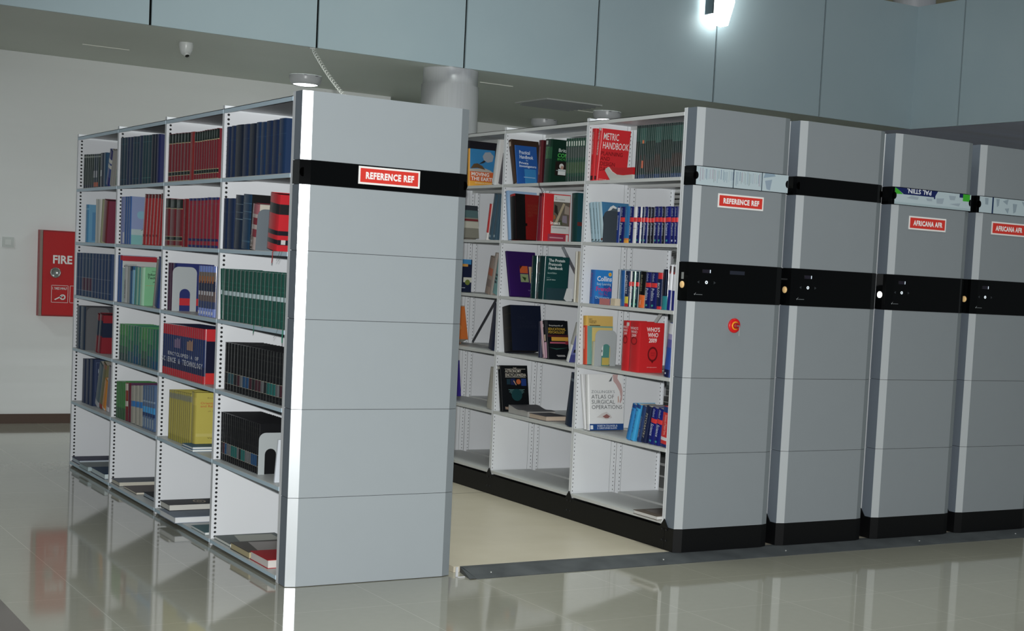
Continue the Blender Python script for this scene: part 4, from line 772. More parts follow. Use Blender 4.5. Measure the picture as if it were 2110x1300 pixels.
('B', 1, 5, 2.2338, 0.41524, 0.46114, 0.5908, 0.2181, 0.04261, 0.25511, 0.13, 'brblue2', 'cyan paperback leaning'),
('B', 1, 5, 2.2446, 0.36545, 0.40615, 0.5908, 0.2106, 0.03812, 0.21515, 0.13, 'dkblue', 'dark blue paperback leaning'),
('B', 1, 5, 2.2446, 0.31063, 0.36423, 0.5908, 0.2132, 0.05031, 0.20855, 0.13, 'dkblue2', 'navy paperback with pale title leaning'),
('B', 1, 5, 2.2493, 0.23726, 0.29716, 0.5908, 0.2088, 0.05694, 0.14647, 0.13, 'sciS', 'navy science dictionary with red band leaning'),
('B', 1, 5, 2.2493, 0.18112, 0.23762, 0.5908, 0.2095, 0.05362, 0.15258, 0.13, 'sciS', 'navy science dictionary with red band leaning'),
('B', 1, 5, 2.2422, 0.07104, 0.16614, 0.5908, 0.2248, 0.09106, 0.07983, 0.14, 'redlast', 'thick red book with white base stripe'),
('B', 2, 1, 2.2324, 1.96273, 2.00663, 2.0918, 0.2981, 0.0411, -0.3148, 0.21, 'brown', 'brown spined book leaning left'),
('B', 2, 1, 2.2404, 1.95187, 1.96407, 2.0918, 0.2596, 0.0117, -0.2272, 0.16, 'practical', 'blue handbook with white title facing out'),
('B', 2, 1, 2.2554, 1.6767, 1.7289, 2.0918, 0.2752, 0.0514, 0.0, 0.2, 'maroon', 'maroon spined book leaning right'),
('B', 2, 1, 2.2404, 1.5402, 1.6273, 2.0918, 0.2739, 0.0857, 0.037, 0.19, 'britc', 'thick dark green encyclopedia with portrait cover'),
('B', 2, 1, 2.2554, 1.34106, 1.37096, 2.0918, 0.27, 0.0295, -0.0535, 0.17, 'brit', 'dark green volume with pale top disc'),
('B', 2, 1, 2.2554, 1.30986, 1.34076, 2.0918, 0.2694, 0.0304, -0.0536, 0.17, 'brit', 'dark green volume with pale top disc'),
('B', 2, 1, 2.2554, 1.28107, 1.30967, 2.0918, 0.2687, 0.0281, -0.0537, 0.17, 'brit', 'dark green volume with pale top disc'),
('B', 2, 1, 2.2554, 1.25428, 1.28088, 2.0918, 0.2681, 0.0262, -0.0538, 0.17, 'brit', 'dark green volume with pale top disc'),
('B', 2, 1, 2.2554, 1.22512, 1.25392, 2.0918, 0.2676, 0.0283, -0.0539, 0.17, 'brit', 'dark green volume with pale top disc'),
('B', 2, 1, 2.2554, 1.19443, 1.22493, 2.0918, 0.2669, 0.03, -0.054, 0.17, 'brit', 'dark green volume with pale top disc'),
('B', 2, 1, 2.2554, 1.16824, 1.19424, 2.0918, 0.2663, 0.0256, -0.0541, 0.17, 'brit', 'dark green volume with pale top disc'),
('B', 2, 1, 2.2554, 1.13865, 1.16795, 2.0918, 0.2657, 0.0288, -0.0542, 0.17, 'brit', 'dark green volume with pale top disc'),
('B', 2, 2, 2.2324, 2.00179, 2.04139, 1.7248, 0.3265, 0.0382, -0.2024, 0.22, 'skyblue', 'sky blue book leaning left at row start'),
('B', 2, 2, 2.2244, 1.9164, 1.9854, 1.7248, 0.2991, 0.0672, -0.149, 0.21, 'blkred', 'thick black spined book with dark red cover'),
('B', 2, 2, 2.2554, 1.6596, 1.7161, 1.7248, 0.3052, 0.0556, 0.0388, 0.2, 'marglint', 'glossy maroon volume leaning right'),
('B', 2, 2, 2.2324, 1.5886, 1.6173, 1.7248, 0.3034, 0.0283, 0.0, 0.2, 'insect', 'red book with insect photo cover facing out'),
('B', 2, 2, 2.2404, 1.1766, 1.2479, 1.7248, 0.2971, 0.0702, -0.0399, 0.2, 'dkteal', 'thick dark teal volume at row end'),
('B', 2, 3, 2.2324, 1.9653, 1.9853, 1.3568, 0.3054, 0.0189, -0.2853, 0.22, 'purplebk', 'purple book leaning left, cover facing out'),
('B', 2, 3, 2.2554, 1.6897, 1.7586, 1.3568, 0.2751, 0.0679, 0.0, 0.2, 'dkgreeng', 'dark green glossy volume beside purple book'),
('B', 2, 3, 2.2404, 1.5701, 1.6598, 1.3568, 0.2736, 0.0883, 0.0394, 0.19, 'protein', 'dark green protocols handbook, cover facing out'),
('B', 2, 3, 2.2554, 1.1828, 1.2032, 1.3568, 0.3102, 0.0201, 0.0, 0.2, 'offwht', 'off white book leaning at row end'),
('B', 2, 3, 2.2554, 1.1452, 1.1828, 1.3568, 0.3108, 0.037, 0.0, 0.2, 'beige', 'beige book leaning at row end'),
('B', 2, 4, 2.2324, 1.9066, 2.0239, 0.9848, 0.3024, 0.1133, -0.1972, 0.235, 'young', 'very large black volume leaning left'),
('B', 2, 4, 2.2504, 1.56344, 1.59654, 0.9848, 0.2293, 0.0326, -0.0573, 0.12, 'slate', 'slim slate book beside large black volume'),
('B', 2, 4, 2.2404, 1.49161, 1.51821, 0.9848, 0.2378, 0.0254, -0.2496, 0.15, 'pink', 'pink spined book leaning left'),
('B', 2, 4, 2.2404, 1.45876, 1.49146, 0.9848, 0.2427, 0.0313, -0.2302, 0.15, 'pinkblk', 'black and pink spined book leaning left'),
('B', 2, 4, 2.2404, 1.44369, 1.45909, 0.9848, 0.2437, 0.0149, -0.1861, 0.155, 'educ', 'black encyclopedia with yellow title facing out'),
('B', 2, 4, 2.2404, 1.2011, 1.2341, 0.9848, 0.2588, 0.0302, 0.3796, 0.15, 'greywht', 'thin grey white book leaning steeply'),
('B', 2, 5, 2.2324, 2.0038, 2.0415, 0.5908, 0.3053, 0.0363, -0.2065, 0.21, 'astro', 'black astronomy encyclopedia, cover facing out'),
('B', 2, 5, 2.2324, 1.11654, 1.19904, 0.5908, 0.3292, 0.0804, 0.1488, 0.17, 'dkblueteal', 'dark blue book leaning on upright'),
('B', 3, 1, 2.2324, 2.6379, 2.6678, 2.0918, 0.2579, 0.0294, -0.0569, 0.2, 'moving', 'orange and blue book with digger cover'),
('B', 3, 1, 2.2804, 2.7628, 2.8071, 2.0918, 0.3222, 0.0435, 0.0, 0.23, 'blacktall', 'tall black book behind orange cover'),
('B', 3, 1, 2.2324, 2.25575, 2.30685, 2.0918, 0.3, 0.0497, 0.1658, 0.17, 'whitelean', 'white book leaning right at bay end'),
('B', 3, 1, 2.2504, 2.19335, 2.25425, 2.0918, 0.2049, 0.0582, 0.2456, 0.15, 'purpgrey', 'small purple and grey book leaning'),
('B', 3, 2, 2.2504, 2.8643, 2.9638, 1.7248, 0.2324, 0.0963, -0.19, 0.2, 'oldpic', 'worn grey pictorial book beside end panel'),
('B', 3, 2, 2.2504, 2.36557, 2.39417, 1.7248, 0.2443, 0.0279, 0.1577, 0.14, 'redwhthin', 'thin red and white booklet leaning'),
('B', 3, 2, 2.2554, 2.31177, 2.36617, 1.7248, 0.3097, 0.0526, 0.1949, 0.18, 'slateblue', 'slate blue book leaning right'),
('B', 3, 2, 2.2554, 2.24989, 2.30499, 1.7248, 0.3077, 0.0535, 0.1729, 0.18, 'slateblue', 'slate blue book leaning right'),
('B', 3, 2, 2.2604, 2.16836, 2.21546, 1.7248, 0.265, 0.0463, 0.045, 0.15, 'whitered', 'white book with red disc leaning'),
('B', 3, 3, 2.2404, 2.8783, 2.9794, 1.3568, 0.2315, 0.0995, 0.0, 0.17, 'navypic', 'navy pictorial book beside end panel'),
('B', 3, 3, 2.2554, 2.32112, 2.38482, 1.3568, 0.2574, 0.0609, 0.2455, 0.19, 'oldspine', 'mottled brown book leaning right'),
('B', 3, 3, 2.2554, 2.27598, 2.30828, 1.3568, 0.2855, 0.0312, 0.1974, 0.19, 'oldspine2', 'thin mottled grey book leaning right'),
('B', 3, 3, 2.2554, 2.1996, 2.2761, 1.3568, 0.2439, 0.0728, 0.2588, 0.17, 'tealsp', 'pale teal book with dark squares leaning'),
('B', 3, 4, 2.2324, 2.1698, 2.2561, 0.9848, 0.3091, 0.0836, 0.1814, 0.18, 'navylean', 'dark navy book leaning beside bookend'),
('B', 3, 4, 2.2404, 2.8568, 2.9816, 0.9848, 0.2493, 0.1168, -0.3188, 0.16, 'orangemot', 'orange mottled book beside end panel'),
('B', 3, 5, 2.2324, 2.1574, 2.2405, 0.5908, 0.2787, 0.0811, 0.1291, 0.18, 'greyold', 'grey paper bound book leaning right'),
('B', 3, 5, 2.2504, 2.9357, 3.0209, 0.5908, 0.26, 0.0824, -0.1904, 0.15, 'violet', 'violet book beside end panel'),
]
FLATS=[
('A', 4, 6, 0.0095, 3.9258, 4.1448, 0.0358, 0.03, 0.3, 'fnavy', 'large navy book lying flat, far end'),
('A', 4, 6, -0.0126, 3.6011, 3.8386, 0.0358, 0.03, 0.28, 'fgrey', 'grey book lying flat on the bare shelf'),
('A', 4, 6, 0.0016, 3.2183, 3.5652, 0.0358, 0.035, 0.25, 'fblue', 'blue covered book lying flat near upright'),
('A', 3, 6, 0.0116, 2.8972, 3.0859, 0.0358, 0.028, 0.28, 'fslate', 'dark slate book lying flat'),
('A', 3, 6, 0.0261, 2.555, 2.85, 0.0358, 0.012, 0.25, 'fbrown', 'thin brown book lying flat'),
('A', 3, 6, 0.0535, 2.217, 2.4975, 0.0358, 0.026, 0.22, 'fblack', 'black book lying flat near upright'),
('A', 2, 6, -0.0446, 1.5098, 1.8035, 0.0358, 0.035, 0.33, 'fblueg', 'large blue grey book lying flat, lower one'),
('A', 2, 6, -0.0176, 1.714, 1.8944, 0.0718, 0.035, 0.33, 'fcrest', 'black book with gold crest lying on another'),
('A', 2, 6, 0.0021, 1.1246, 1.3636, 0.0358, 0.014, 0.25, 'fteal', 'thin teal book lying flat'),
('A', 1, 6, 0.0177, 0.7596, 1.0179, 0.0358, 0.016, 0.33, 'fgreen', 'dark green book lying flat'),
('A', 1, 6, 0.0074, 0.4403, 0.7251, 0.0358, 0.034, 0.28, 'fsofa', 'brown book with worn edges lying flat'),
('A', 1, 6, 0.012, 0.1828, 0.4337, 0.0358, 0.042, 0.26, 'fred', 'thick red book lying flat, nearest end panel'),
('A', 2, 5, -0.02, 1.3149, 1.5095, 0.4588, 0.012, 0.22, 'fthin', 'thin blue white book under yellow volume, lowest'),
('A', 2, 5, -0.0161, 1.3258, 1.5158, 0.4713, 0.012, 0.22, 'fthin', 'thin blue white book under yellow volume, upper'),
('B', 2, 5, 2.2509, 1.6941, 1.9526, 0.5908, 0.035, 0.21, 'fgreyp', 'curled grey paperback lying flat'),
('B', 2, 5, 2.2449, 1.4417, 1.6618, 0.5908, 0.032, 0.16, 'fdark', 'thick dark book lying flat with pale page edges'),
('B', 1, 6, 2.1879, 0.0647, 0.3038, 0.1908, 0.022, 0.2, 'fpict', 'white edged pictorial book lying flat'),
]

# ------------------------------------------------------------------ books
# style: cover, roughness, page colour, details (b spine bands v0,v1,colour / l spine patches w0,w1,v0,v1,colour /
# s spine titles text,v0,v1,w0,w1,colour / fc board colour / f cover patches u0,u1,v0,v1,colour / p cover polygons / d cover discs / t cover titles text,u0,u1,v0,v1,colour)
def ST_(c,r=.4,pg='d8d2c4',**k): return (c,r,pg,k)
SCI=dict(b=[(.58,.70,'e02a2a')],s=[('Dictionary of',.95,.74,.3,.6,'b9c6e6')],pg_='')
def sci(c,word,tri='2fae9a',fc=None): return ST_(c,.3,'e4e2dc',b=[(.585,.705,'e0282b')],s=[('Oxford',.96,.75,.35,.7,'aebbe0'),(word,.55,.22,.25,.75,'c9d4ee')],l=[(.35,.65,.06,.11,tri)],fc=fc or c)
def blk(c): return ST_('15171b',.28,'1a1820',b=[(.14,.145,'b9b6a0'),(.145,.37,c),(.37,.376,'b9b6a0'),(.52,.524,'4d4d48'),(.78,.784,'4d4d48'),(.9,.904,'4d4d48'),(.06,.064,'4d4d48')])
BANDR=[(.80,.99,'1b2a26'),(.785,.80,'c9b98a'),(.13,.20,'1b2a26'),(.12,.13,'c9b98a'),(.2,.21,'c9b98a'),(.0,.02,'a89f80')]
ST=dict(
gsil=ST_('2a3f3c',.35,b=[(.9,.94,'9aa39a'),(.0,.1,'27344a')],l=[(.3,.7,.4,.6,'41565a')]),
gsil2=ST_('223c50',.35,b=[(.9,.94,'8b969a'),(.03,.16,'c4562c')],l=[(.2,.8,.3,.5,'c2c4cc')]),
bluelab=ST_('1c3350',.35,l=[(.3,.7,.32,.5,'bfc6cf')]),midblue=ST_('2b5a80',.35),
bluewht=ST_('3f55a0',.35,b=[(.5,.6,'d9dcd2'),(.65,.76,'d9dcd2'),(.78,1,'2a2f7c'),(.0,.25,'2b348a')]),
greybeige=ST_('a5a39c',.45),greenp=ST_('57805f',.45,b=[(.45,1,'a0a39a')]),
tealnavy=ST_('17405a',.5,'1c2c3c',b=[(.86,.868,'2f6a80'),(.12,.128,'2f6a80')]),teal2=ST_('1c4a58',.5,'1c2c3c',b=[(.86,.868,'3d7c80'),(.12,.13,'4a8a80')]),
navy=ST_('18335e',.45,'1b2438',b=[(.72,.728,'2c4c70'),(.2,.206,'2a456a')]),navy2=ST_('1a3c68',.4,'1b2438',b=[(.72,.73,'35557a')],l=[(.3,.6,.34,.37,'5a3550')]),
navydk=ST_('10233f',.45,'141d2c'),indigo=ST_('1f2c6e',.45,'1c2340'),
redband=ST_('8c1f2e',.35,'6d2030',b=BANDR,l=[(.25,.75,.83,.95,'4d5f5a')]),redplain=ST_('a8201f',.4,'8a2030'),redplain2=ST_('8c1420',.25,'701522'),
ltblue=ST_('4d9ed2',.4,b=[(.86,.9,'7fc0e4')],fc='5fa6cf',f=[(.12,.9,.05,.8,'4a90c2')]),
white=ST_('d9dad2',.4),whitegrey=ST_('b9beb9',.4),beigegreen=ST_('a9ab86',.45),
crimson=ST_('8c1a2c',.35,'7a2a40',fc='8a2a4a'),lilac=ST_('7f8cc4',.25,l=[(.3,.7,.0,.3,'dfe2ef')]),whiteglint=ST_('8a97cf',.2,b=[(.02,.25,'d5d8e6')]),  # pale patch on lilac and pale band on whiteglint are painted glints
blue1=ST_('3f6db4',.25),bluebird=ST_('4a78c0',.25,fc='93a6d2',f=[(0,1,0,.2,'7fc3c2'),(0,1,.2,.32,'b7cfd2')],d=[(.3,.62,.13,'86bfd6'),(.45,.25,.14,'bcd6d4')],p=[([(.62,.58),(.8,.6),(.9,.64),(.85,.57),(.95,.55),(.75,.53)],'39424f'),([(.3,.3),(.45,.36),(.55,.39),(.48,.33),(.4,.29)],'434f63'),([(.7,.1),(.95,.07),(.8,.05)],'39424f')]),
red3=ST_('c11a22',.2,'8a1a22',b=[(.93,1,'7a1519')],l=[(.2,.7,.16,.2,'6a1015')]),red3d=ST_('b01824',.2,'8a1a22',b=[(.9,1,'5e1a22')]),
crimnavy=ST_('a41c38',.35,'8a2040',b=[(.95,1,'27357a'),(.13,.18,'2a2a6c'),(.0,.05,'27357a'),(.87,.875,'7a4a80')]),
navyband=ST_('16304e',.35,'1a2a3c',b=[(.83,.835,'8fa9b8'),(.68,.685,'8fa9b8'),(.55,.56,'8fa9b8')]),
bluebig=ST_('1c4a70',.35,'16181c',fc='0f1114',b=[(.83,.84,'5a87a6'),(.68,.69,'5a87a6'),(.55,.56,'5a87a6'),(.13,.16,'3a6a8c')],f=[(.05,.98,.67,.81,'dfe3d4')]),
glossred=ST_('b8a8a4',.15,'d8d4cc',b=[(.78,1,'a8606a'),(.55,.7,'8a2434'),(.28,.45,'933444')],s=[('SPECTRUM',.3,.02,.2,.8,'5e4a30')],fc='8a2434',f=[(0,1,.8,1,'d8d4c4')]),  # pale spine colour between the maroon bands is painted glint
redblack=ST_('e01428',.3,'a01626',b=[(.65,.83,'2a2a2e'),(.28,.36,'20222e'),(.12,.2,'20222e')],f=[(.0,.8,.65,.83,'26282c'),(.0,.8,.28,.36,'20222e'),(.0,.8,.11,.2,'20222e'),(.1,.22,.12,.2,'dcdcda'),(.45,.57,.08,.17,'dcdcda')]),
bluev=ST_('1d4478',.42,'1f2f50',b=[(.43,.436,'8b95a8'),(.13,.137,'8b95a8'),(.88,.885,'6b7f98')]),bluev2=ST_('1d4a74',.42,'1f2f50',b=[(.43,.436,'a8b0b8'),(.14,.43,'5a2a4e'),(.13,.137,'a8b0b8'),(.88,.885,'6b7f98')]),
redtop=ST_('3f64b0',.35,'d8dcd8',b=[(.9,1,'c22035')],fc='d2d6d4',f=[(0,.98,.885,.995,'c4182f'),(.04,.45,.76,.785,'20242a'),(0,.98,0,.74,'8fa6a4')],t=[('UNESCO HANDBOOK',.05,.4,.79,.82,'7a7f84')]),
whitetxt=ST_('d3d6d6',.3,s=[('HANDBOOK OF',.62,.12,.3,.7,'20242a')]),blue2=ST_('2f6a9c',.3,b=[(.88,1,'1f4468')]),ltblue2=ST_('86c2e0',.2),
tealgreen=ST_('4a9a92',.3),palegreen=ST_('9fd0b8',.2),
greenit=ST_('a9dcbc',.15,'c8d8c8',fc='85cf9a',t=[('Dictionary of',.3,.75,.88,.92,'3a6a4a'),('Information\nTechnology',.12,.95,.68,.85,'1f4a34',.02),('A - M',.35,.75,.6,.64,'1f4a34')],f=[(.05,.95,.525,.532,'c09a60')],d=[(.72,.25,.17,'8a8884'),(.72,.25,.13,'b7a9a4')]),
greybrown=ST_('8d8a80',.5),blueleft=ST_('2b4f8a',.35,fc='3a4a94'),
purp=ST_('54284e',.4,'3a2040'),indigoband=ST_('24307a',.35,'262c60',fc='24337e',f=[(0,1,.12,.27,'d6182a')]),
glossblue=ST_('3a4a78',.13,'8a94b8',b=[(.88,1,'7088d2'),(.7,.88,'7a6a60'),(.5,.7,'2a3250'),(.3,.5,'6a5a58'),(.0,.16,'7c92d8')],l=[(.2,.8,.66,.8,'b06a3a'),(.2,.8,.42,.5,'c9c9d2'),(.2,.8,.04,.1,'d9def0')],fc='4a5e94'),
greenlab=ST_('14564a',.14,'1a4438',b=[(.74,.745,'1f7a68'),(.66,.665,'1f7a68'),(.3,.305,'1f7a68'),(.14,.145,'1f7a68')],l=[(.08,.92,.49,.575,'b9cfd4')]),
bluedot=ST_('173a5c',.35,'141a24',l=[(.2,.3,.08+.1*i,.095+.1*i,'cfd6da') for i in range(4)],fc='4a4d55'),
rednavy=ST_('8c1e30',.35,'7a2034',b=[(.45,.85,'1b3350')],f=[(0,1,.42,.8,'1c2a4a')],fc='9c1a2c'),
grn1=ST_('4c9a58',.25,'a9a89a',b=[(.4,.7,'3f8a5a'),(.2,.4,'3f6f5a'),(.0,.2,'3c5a58')]),grn2=ST_('3a8f62',.25,'a9a89a',b=[(.3,.6,'2f7a60'),(.0,.3,'2f6474')]),grn3=ST_('2a7a64',.25,'a9a89a',b=[(.2,.5,'246a74'),(.0,.2,'205a80')]),
encsci=ST_('1c2a58',.22,'a01828',b=[(.8,1,'c01a30'),(.3,.8,'20366e'),(.0,.14,'c21a2c')],fc='12183a'),
encscilast=ST_('1c2a58',.22,'a01828',b=[(.8,1,'c01a30'),(.3,.8,'20366e'),(.0,.14,'c21a2c')],fc='12183a',f=[(0,1,.78,1,'dc1422'),(0,.5,0,.2,'e01c1c')],t=[('OF\nTECHNOLOGY',.42,1.0,.36,.56,'e6e6ea')]),
blk=blk('26282c'),blkteal=blk('2c5560'),blkteal2=blk('1d6a66'),blkmar=blk('4a2632'),blkgrey=blk('6a6c70'),blkblue=blk('24507c'),
bigblue0=ST_('173262',.4,'1a2a4c'),bigblue=ST_('173262',.4,'1a2a4c',t=[('HANDBOOK\nOF INDIA',.12,.8,.58,.8,'b9c4d8',.0)],f=[(.06,.94,.925,.93,'6f86b0'),(.06,.065,.3,.93,'6f86b0'),(.1,.4,.48,.485,'6f86b0')]),
greygreen=ST_('5f7580',.4,b=[(.0,.12,'b8bcc2')]),olivered=ST_('7c7a56',.4,b=[(.9,1,'a07058'),(.0,.1,'a03a30')]),orange=ST_('d98a22',.35,b=[(.0,.06,'cfc6c0')]),greylil=ST_('8d8894',.4,b=[(.0,.1,'d5d5da')]),
grn4=ST_('3f8a44',.3,'5a7a50',b=[(.0,.3,'3a6a44')]),redwht=ST_('9a2a2a',.35,'c0b8ac',b=[(.8,.98,'ded2c4'),(.55,.8,'a8442e'),(.38,.52,'ded2c4'),(.0,.3,'8c2434')]),maroonp=ST_('7a2440',.35,fc='5e2c58'),
thickwhite=ST_('b9b6aa',.4,'cfc9b4',b=[(.45,.6,'2a86d8')],s=[]),bluepat=ST_('5a78a0',.3,'8a96a6',b=[(.38,.52,'3aa4e8'),(.3,.38,'2a4a80'),(.62,.66,'8fa6c0')],l=[(.2,.8,.05,.26,'a8bccf'),(.3,.7,.68,.92,'7a92b4')]),
yelgrn=ST_('b5aa48',.3,'b8a850',b=[(.84,.95,'8f9078'),(.0,.12,'a39a3a')]),yelface=ST_('cfc04a',.3,'c9bb58',fc='cfc24e',b=[(.75,.9,'dccc55')],t=[('Encyclopaedia of',.28,1.0,.88,.91,'8a6a3a'),('Oriental Philosophy\nand Religion',.1,1.15,.7,.82,'d4682a'),('(A Global Approach)',.3,1.0,.62,.65,'9a7a3a'),('Volume - I',.3,.75,.1,.125,'5a5a28')],f=[(0,1,.14,.2,'d8cc66')]),
metric1=ST_('d61420',.35,'d8ccc8',s=[('METRIC HANDBOOK',.93,.5,.3,.7,'e0a8a4'),('PLANNING',.47,.32,.35,.65,'7a1218')],l=[(.2,.8,.02,.1,'3a1014')]),
metric=ST_('dc1420',.35,'2a1a1c',s=[('METRIC HANDBOOK',.93,.48,.2,.75,'e8d4d0')],l=[(.15,.9,.95,1,'c9c4c0'),(.2,.8,.02,.09,'3a1014')],t=[('METRIC\nHANDBOOK',.06,.97,.62,.92,'f0ecea',.005),('PLANNING\nAND\nDESIGN\nDATA',.02,.78,.2,.57,'5e080e',-.002),('ARCHITECTURAL PRESS',.03,.3,.03,.045,'f0c8c4')]),
dkgrn=ST_('102a28',.2,'1e2f2c',b=[(.7,.95,'1f463f'),(.45,.7,'122a24'),(.12,.35,'262422'),(.0,.08,'162e48')]),dkgrn2=ST_('112b29',.2,'1e2f2c',b=[(.66,.95,'2c544d'),(.2,.45,'2e2420'),(.0,.08,'203a60')]),dkgrn3=ST_('142e2a',.2,'1e2f2c',b=[(.66,.74,'c0602c'),(.72,.95,'2f5a50'),(.2,.34,'b8502c'),(.0,.08,'1c3a5a')]),
paleblue=ST_('9dbccb',.35,s=[('ENCYCLOPAEDIA OF',.85,.2,.3,.7,'5f7f8a')],l=[(.2,.8,.02,.06,'5a6a70')]),
mountain=ST_('a8c2cc',.35,l=[(.2,.8,.04,.09,'7a4a44')],fc='3d7fae',p=[([(0,.55),(.15,.72),(.3,.86),(.42,.9),(.55,.82),(.75,.75),(1,.7),(1,.35),(0,.3)],'54626a'),([(.18,.76),(.3,.88),(.42,.93),(.55,.87),(.5,.84),(.4,.86),(.32,.8)],'e3e8ea'),([(0,.4),(.1,.5),(.12,.62),(.04,.66),(0,.6)],'14181c'),([(0,.0),(1,0),(1,.35),(0,.36)],'7c8a6a')]),
bluew=ST_('1c3a8c',.3,l=[(.1,.9,.86,.97,'d8dce4')],s=[('Dictionary',.75,.35,.3,.8,'c6d0ea')]),
sci=sci('16206c','Politics'),sci2=sci('1c2c54','Music'),sci3=sci('1a1c28','Politics','5a6070'),sciS=sci('142080','Science','2fa0a8'),sciP=sci('16206c','Physics','c9d4ee'),scig=sci('163a44','Botany'),
azor=ST_('2473b0',.3,b=[(.08,.13,'d97a3a'),(.0,.08,'e8a018')],s=[('Companion',.9,.5,.35,.6,'6fa6d0')]),whtred=ST_('dcdcdc',.35,b=[(.585,.705,'e0282b')],l=[(.0,1,.4,.41,'8a5048')]),
redthin=ST_('ea4a48',.35,l=[(.3,.9,.86,.93,'f0c040')]),
collins=ST_('2f6fc0',.25,'dfe6ea',fc='1a86d8',s=[('Easy Learning French',.9,.2,.3,.7,'a04a90')],f=[(0,1,0,.2,'1f5fae'),(.5,1,.2,.62,'1e62b8')],d=[(.84,.88,.095,'f0d020'),(.84,.88,.06,'e88a18')],t=[('Collins',.1,.95,.67,.82,'eef4fa',.02),('Easy Learning',.1,.92,.53,.63,'b8d8ee'),('French',.06,.94,.38,.51,'d8287a',.02),('Mini A-Z',.22,.75,.25,.36,'a03c8c',.0),('Dictionary',.05,.85,.13,.23,'9fd0f0')]),
greyclear=ST_('8a9296',.3,fc='7f95a4'),bluewhi=ST_('1f62a8',.3,'e6e6e2',s=[('Dictionary of Accounting',.85,.35,.4,.6,'6fa0d0')],fc='dfe4ea'),
chem=ST_('1c2f58',.3,b=[(.09,.28,'dcc828'),(.0,.09,'c8202c')],s=[('CHEMISTRY',.88,.35,.25,.75,'d0d4e0')]),
orgblk=ST_('101216',.25,'c9c6b4',b=[(.0,.35,'e86a1c')],s=[('BUSINESS',.9,.45,.3,.6,'8a8a70'),('Penguin',.2,.08,.4,.6,'f0d8c4')],fc='b9bfa0'),
biol=ST_('14244e',.3,b=[(.83,1,'d8222c'),(.0,.08,'d8222c')],s=[('BIOLOGY',.72,.32,.2,.7,'d2d8e6')]),
tealblk=ST_('131b30',.15,b=[(.0,.34,'1a8a94')],l=[(.15,.2,.36,.95,'4a5a78'),(.75,.8,.36,.95,'4a5a78')]),
whtnavy=ST_('dcdfe6',.3,'e6e6e6',b=[(.0,.44,'1c2482')],l=[(.25,.75,.82,.97,'5a4a4c'),(.3,.7,.8,.85,'a83a3c')]),
yelorg=ST_('e24a24',.35,'dcd6c4',b=[(.8,1,'dcae40')],l=[(.4,.58,.32,.76,'f0c8b4')],fc='d8b458',f=[(0,1,0,.79,'6fa39a'),(.18,.98,0,.76,'dcc470'),(.08,.5,.795,.81,'2a2a22')],t=[('KEY\nSCIENCE\nTHEORY',.06,.34,.84,.94,'2a2a22')]),
cream=ST_('d2cfb6',.4,fc='8a9498',f=[(.3,1,0,1,'4d8f86'),(.1,.5,.42,.95,'dfe3e2'),(.45,.98,.03,.34,'c8b04c')],d=[(.32,.62,.12,'2f4a48')]),
who1=ST_('d4101c',.32,'d8b8a8',s=[],tw=[('^WHO\'S\nWHO\n2009',.15,.85,.72,.9,'ecd8dc')],l=[(.6,.9,.9,.97,'cfc4c0')],so=[(.62,.08)]),
who=ST_('d4101c',.32,'d8b8a8',fc='d40d18',tw=[('^WHO\'S\nWHO\n2009',.1,.85,.7,.9,'ecd8dc')],so=[(.62,.08)],t=[("^WHO'S\nWHO\n2009",.24,.8,.6,.91,'f2e6e4',.025),('^WHO\'S\nWHO',.45,.65,.33,.41,'a01018'),('160TH ANNUAL EDITION',.32,.74,.1,.115,'f0b8b8')],ring=[(.55,.37,.215,.15,'7a0a12')]),
bluegrad=ST_('2a4fa8',.35,b=[(.8,1,'c9ccd2'),(.7,.8,'8a86b0'),(.55,.7,'5a5aa0'),(.0,.14,'161c4e')],l=[(.4,.6,.05,.08,'d8dce6')],fc='3a58b0'),
zol0=ST_('d6d8da',.35,s=[]),zol=ST_('dcdedf',.3,fc='e2e4e5',b=[(.0,.115,'cfd2d4')],f=[(.0,1,.0,.115,'1c4c94'),(.02,.1,.02,.09,'dfe4ea')],t=[("ZOLLINGER'S",.06,.75,.665,.715,'5a6670',-.008),('ATLAS OF\nSURGICAL\nOPERATIONS',.06,.96,.38,.635,'3a4248',-.006),('ROBERT M. ZOLLINGER, JR.\nE. CHRISTOPHER ELLISON',.22,.82,.02,.095,'d4dcea')],p=[([(.7,1),(.86,1),(.84,.93),(.95,.82),(.99,.7),(.97,.55),(.92,.48),(.89,.5),(.93,.6),(.9,.7),(.8,.82),(.72,.88)],'c2a2a0'),([(.64,.93),(.7,.98),(.66,.88),(.58,.87)],'6a6e74'),([(.84,.6),(.87,.62),(.88,.52),(.84,.48)],'c9a89c'),([(.2,.23),(.36,.3),(.5,.33),(.62,.27),(.66,.22),(.5,.19),(.34,.22)],'cfcac9'),([(.38,.245),(.5,.29),(.6,.25),(.55,.215),(.46,.215)],'9a6460')]),
brblue=ST_('1f86cc',.25,b=[(.9,1,'1c4a90')],s=[('Lewis',.85,.2,.3,.7,'1a5aa0')]),brblue2=ST_('2aa4e0',.25,b=[(.9,1,'1c4a90')],s=[('Lewis',.85,.2,.3,.7,'1a6ab8')]),
dkblue=ST_('2a4478',.3,s=[('Concise Guide',.7,.1,.3,.7,'8a93a8')]),dkblue2=ST_('1c2850',.3,s=[('PSYCHIATRY',.8,.12,.3,.7,'b0ac98')]),
redlast=ST_('d8262a',.35,'d2dce6',b=[(.86,1,'1c3f86'),(.16,.24,'d8d8dc'),(.0,.07,'1c2f78')],s=[('Dictionary of Medical Terms',.8,.3,.3,.6,'f0b0a8')],f=[(0,.5,.1,.3,'e0e2e4'),(.0,1,.3,.4,'1c2f66')]),
brown=ST_('4a3426',.35,fc='3c281c',l=[(.3,.8,.85,.95,'c9b8a8')]),
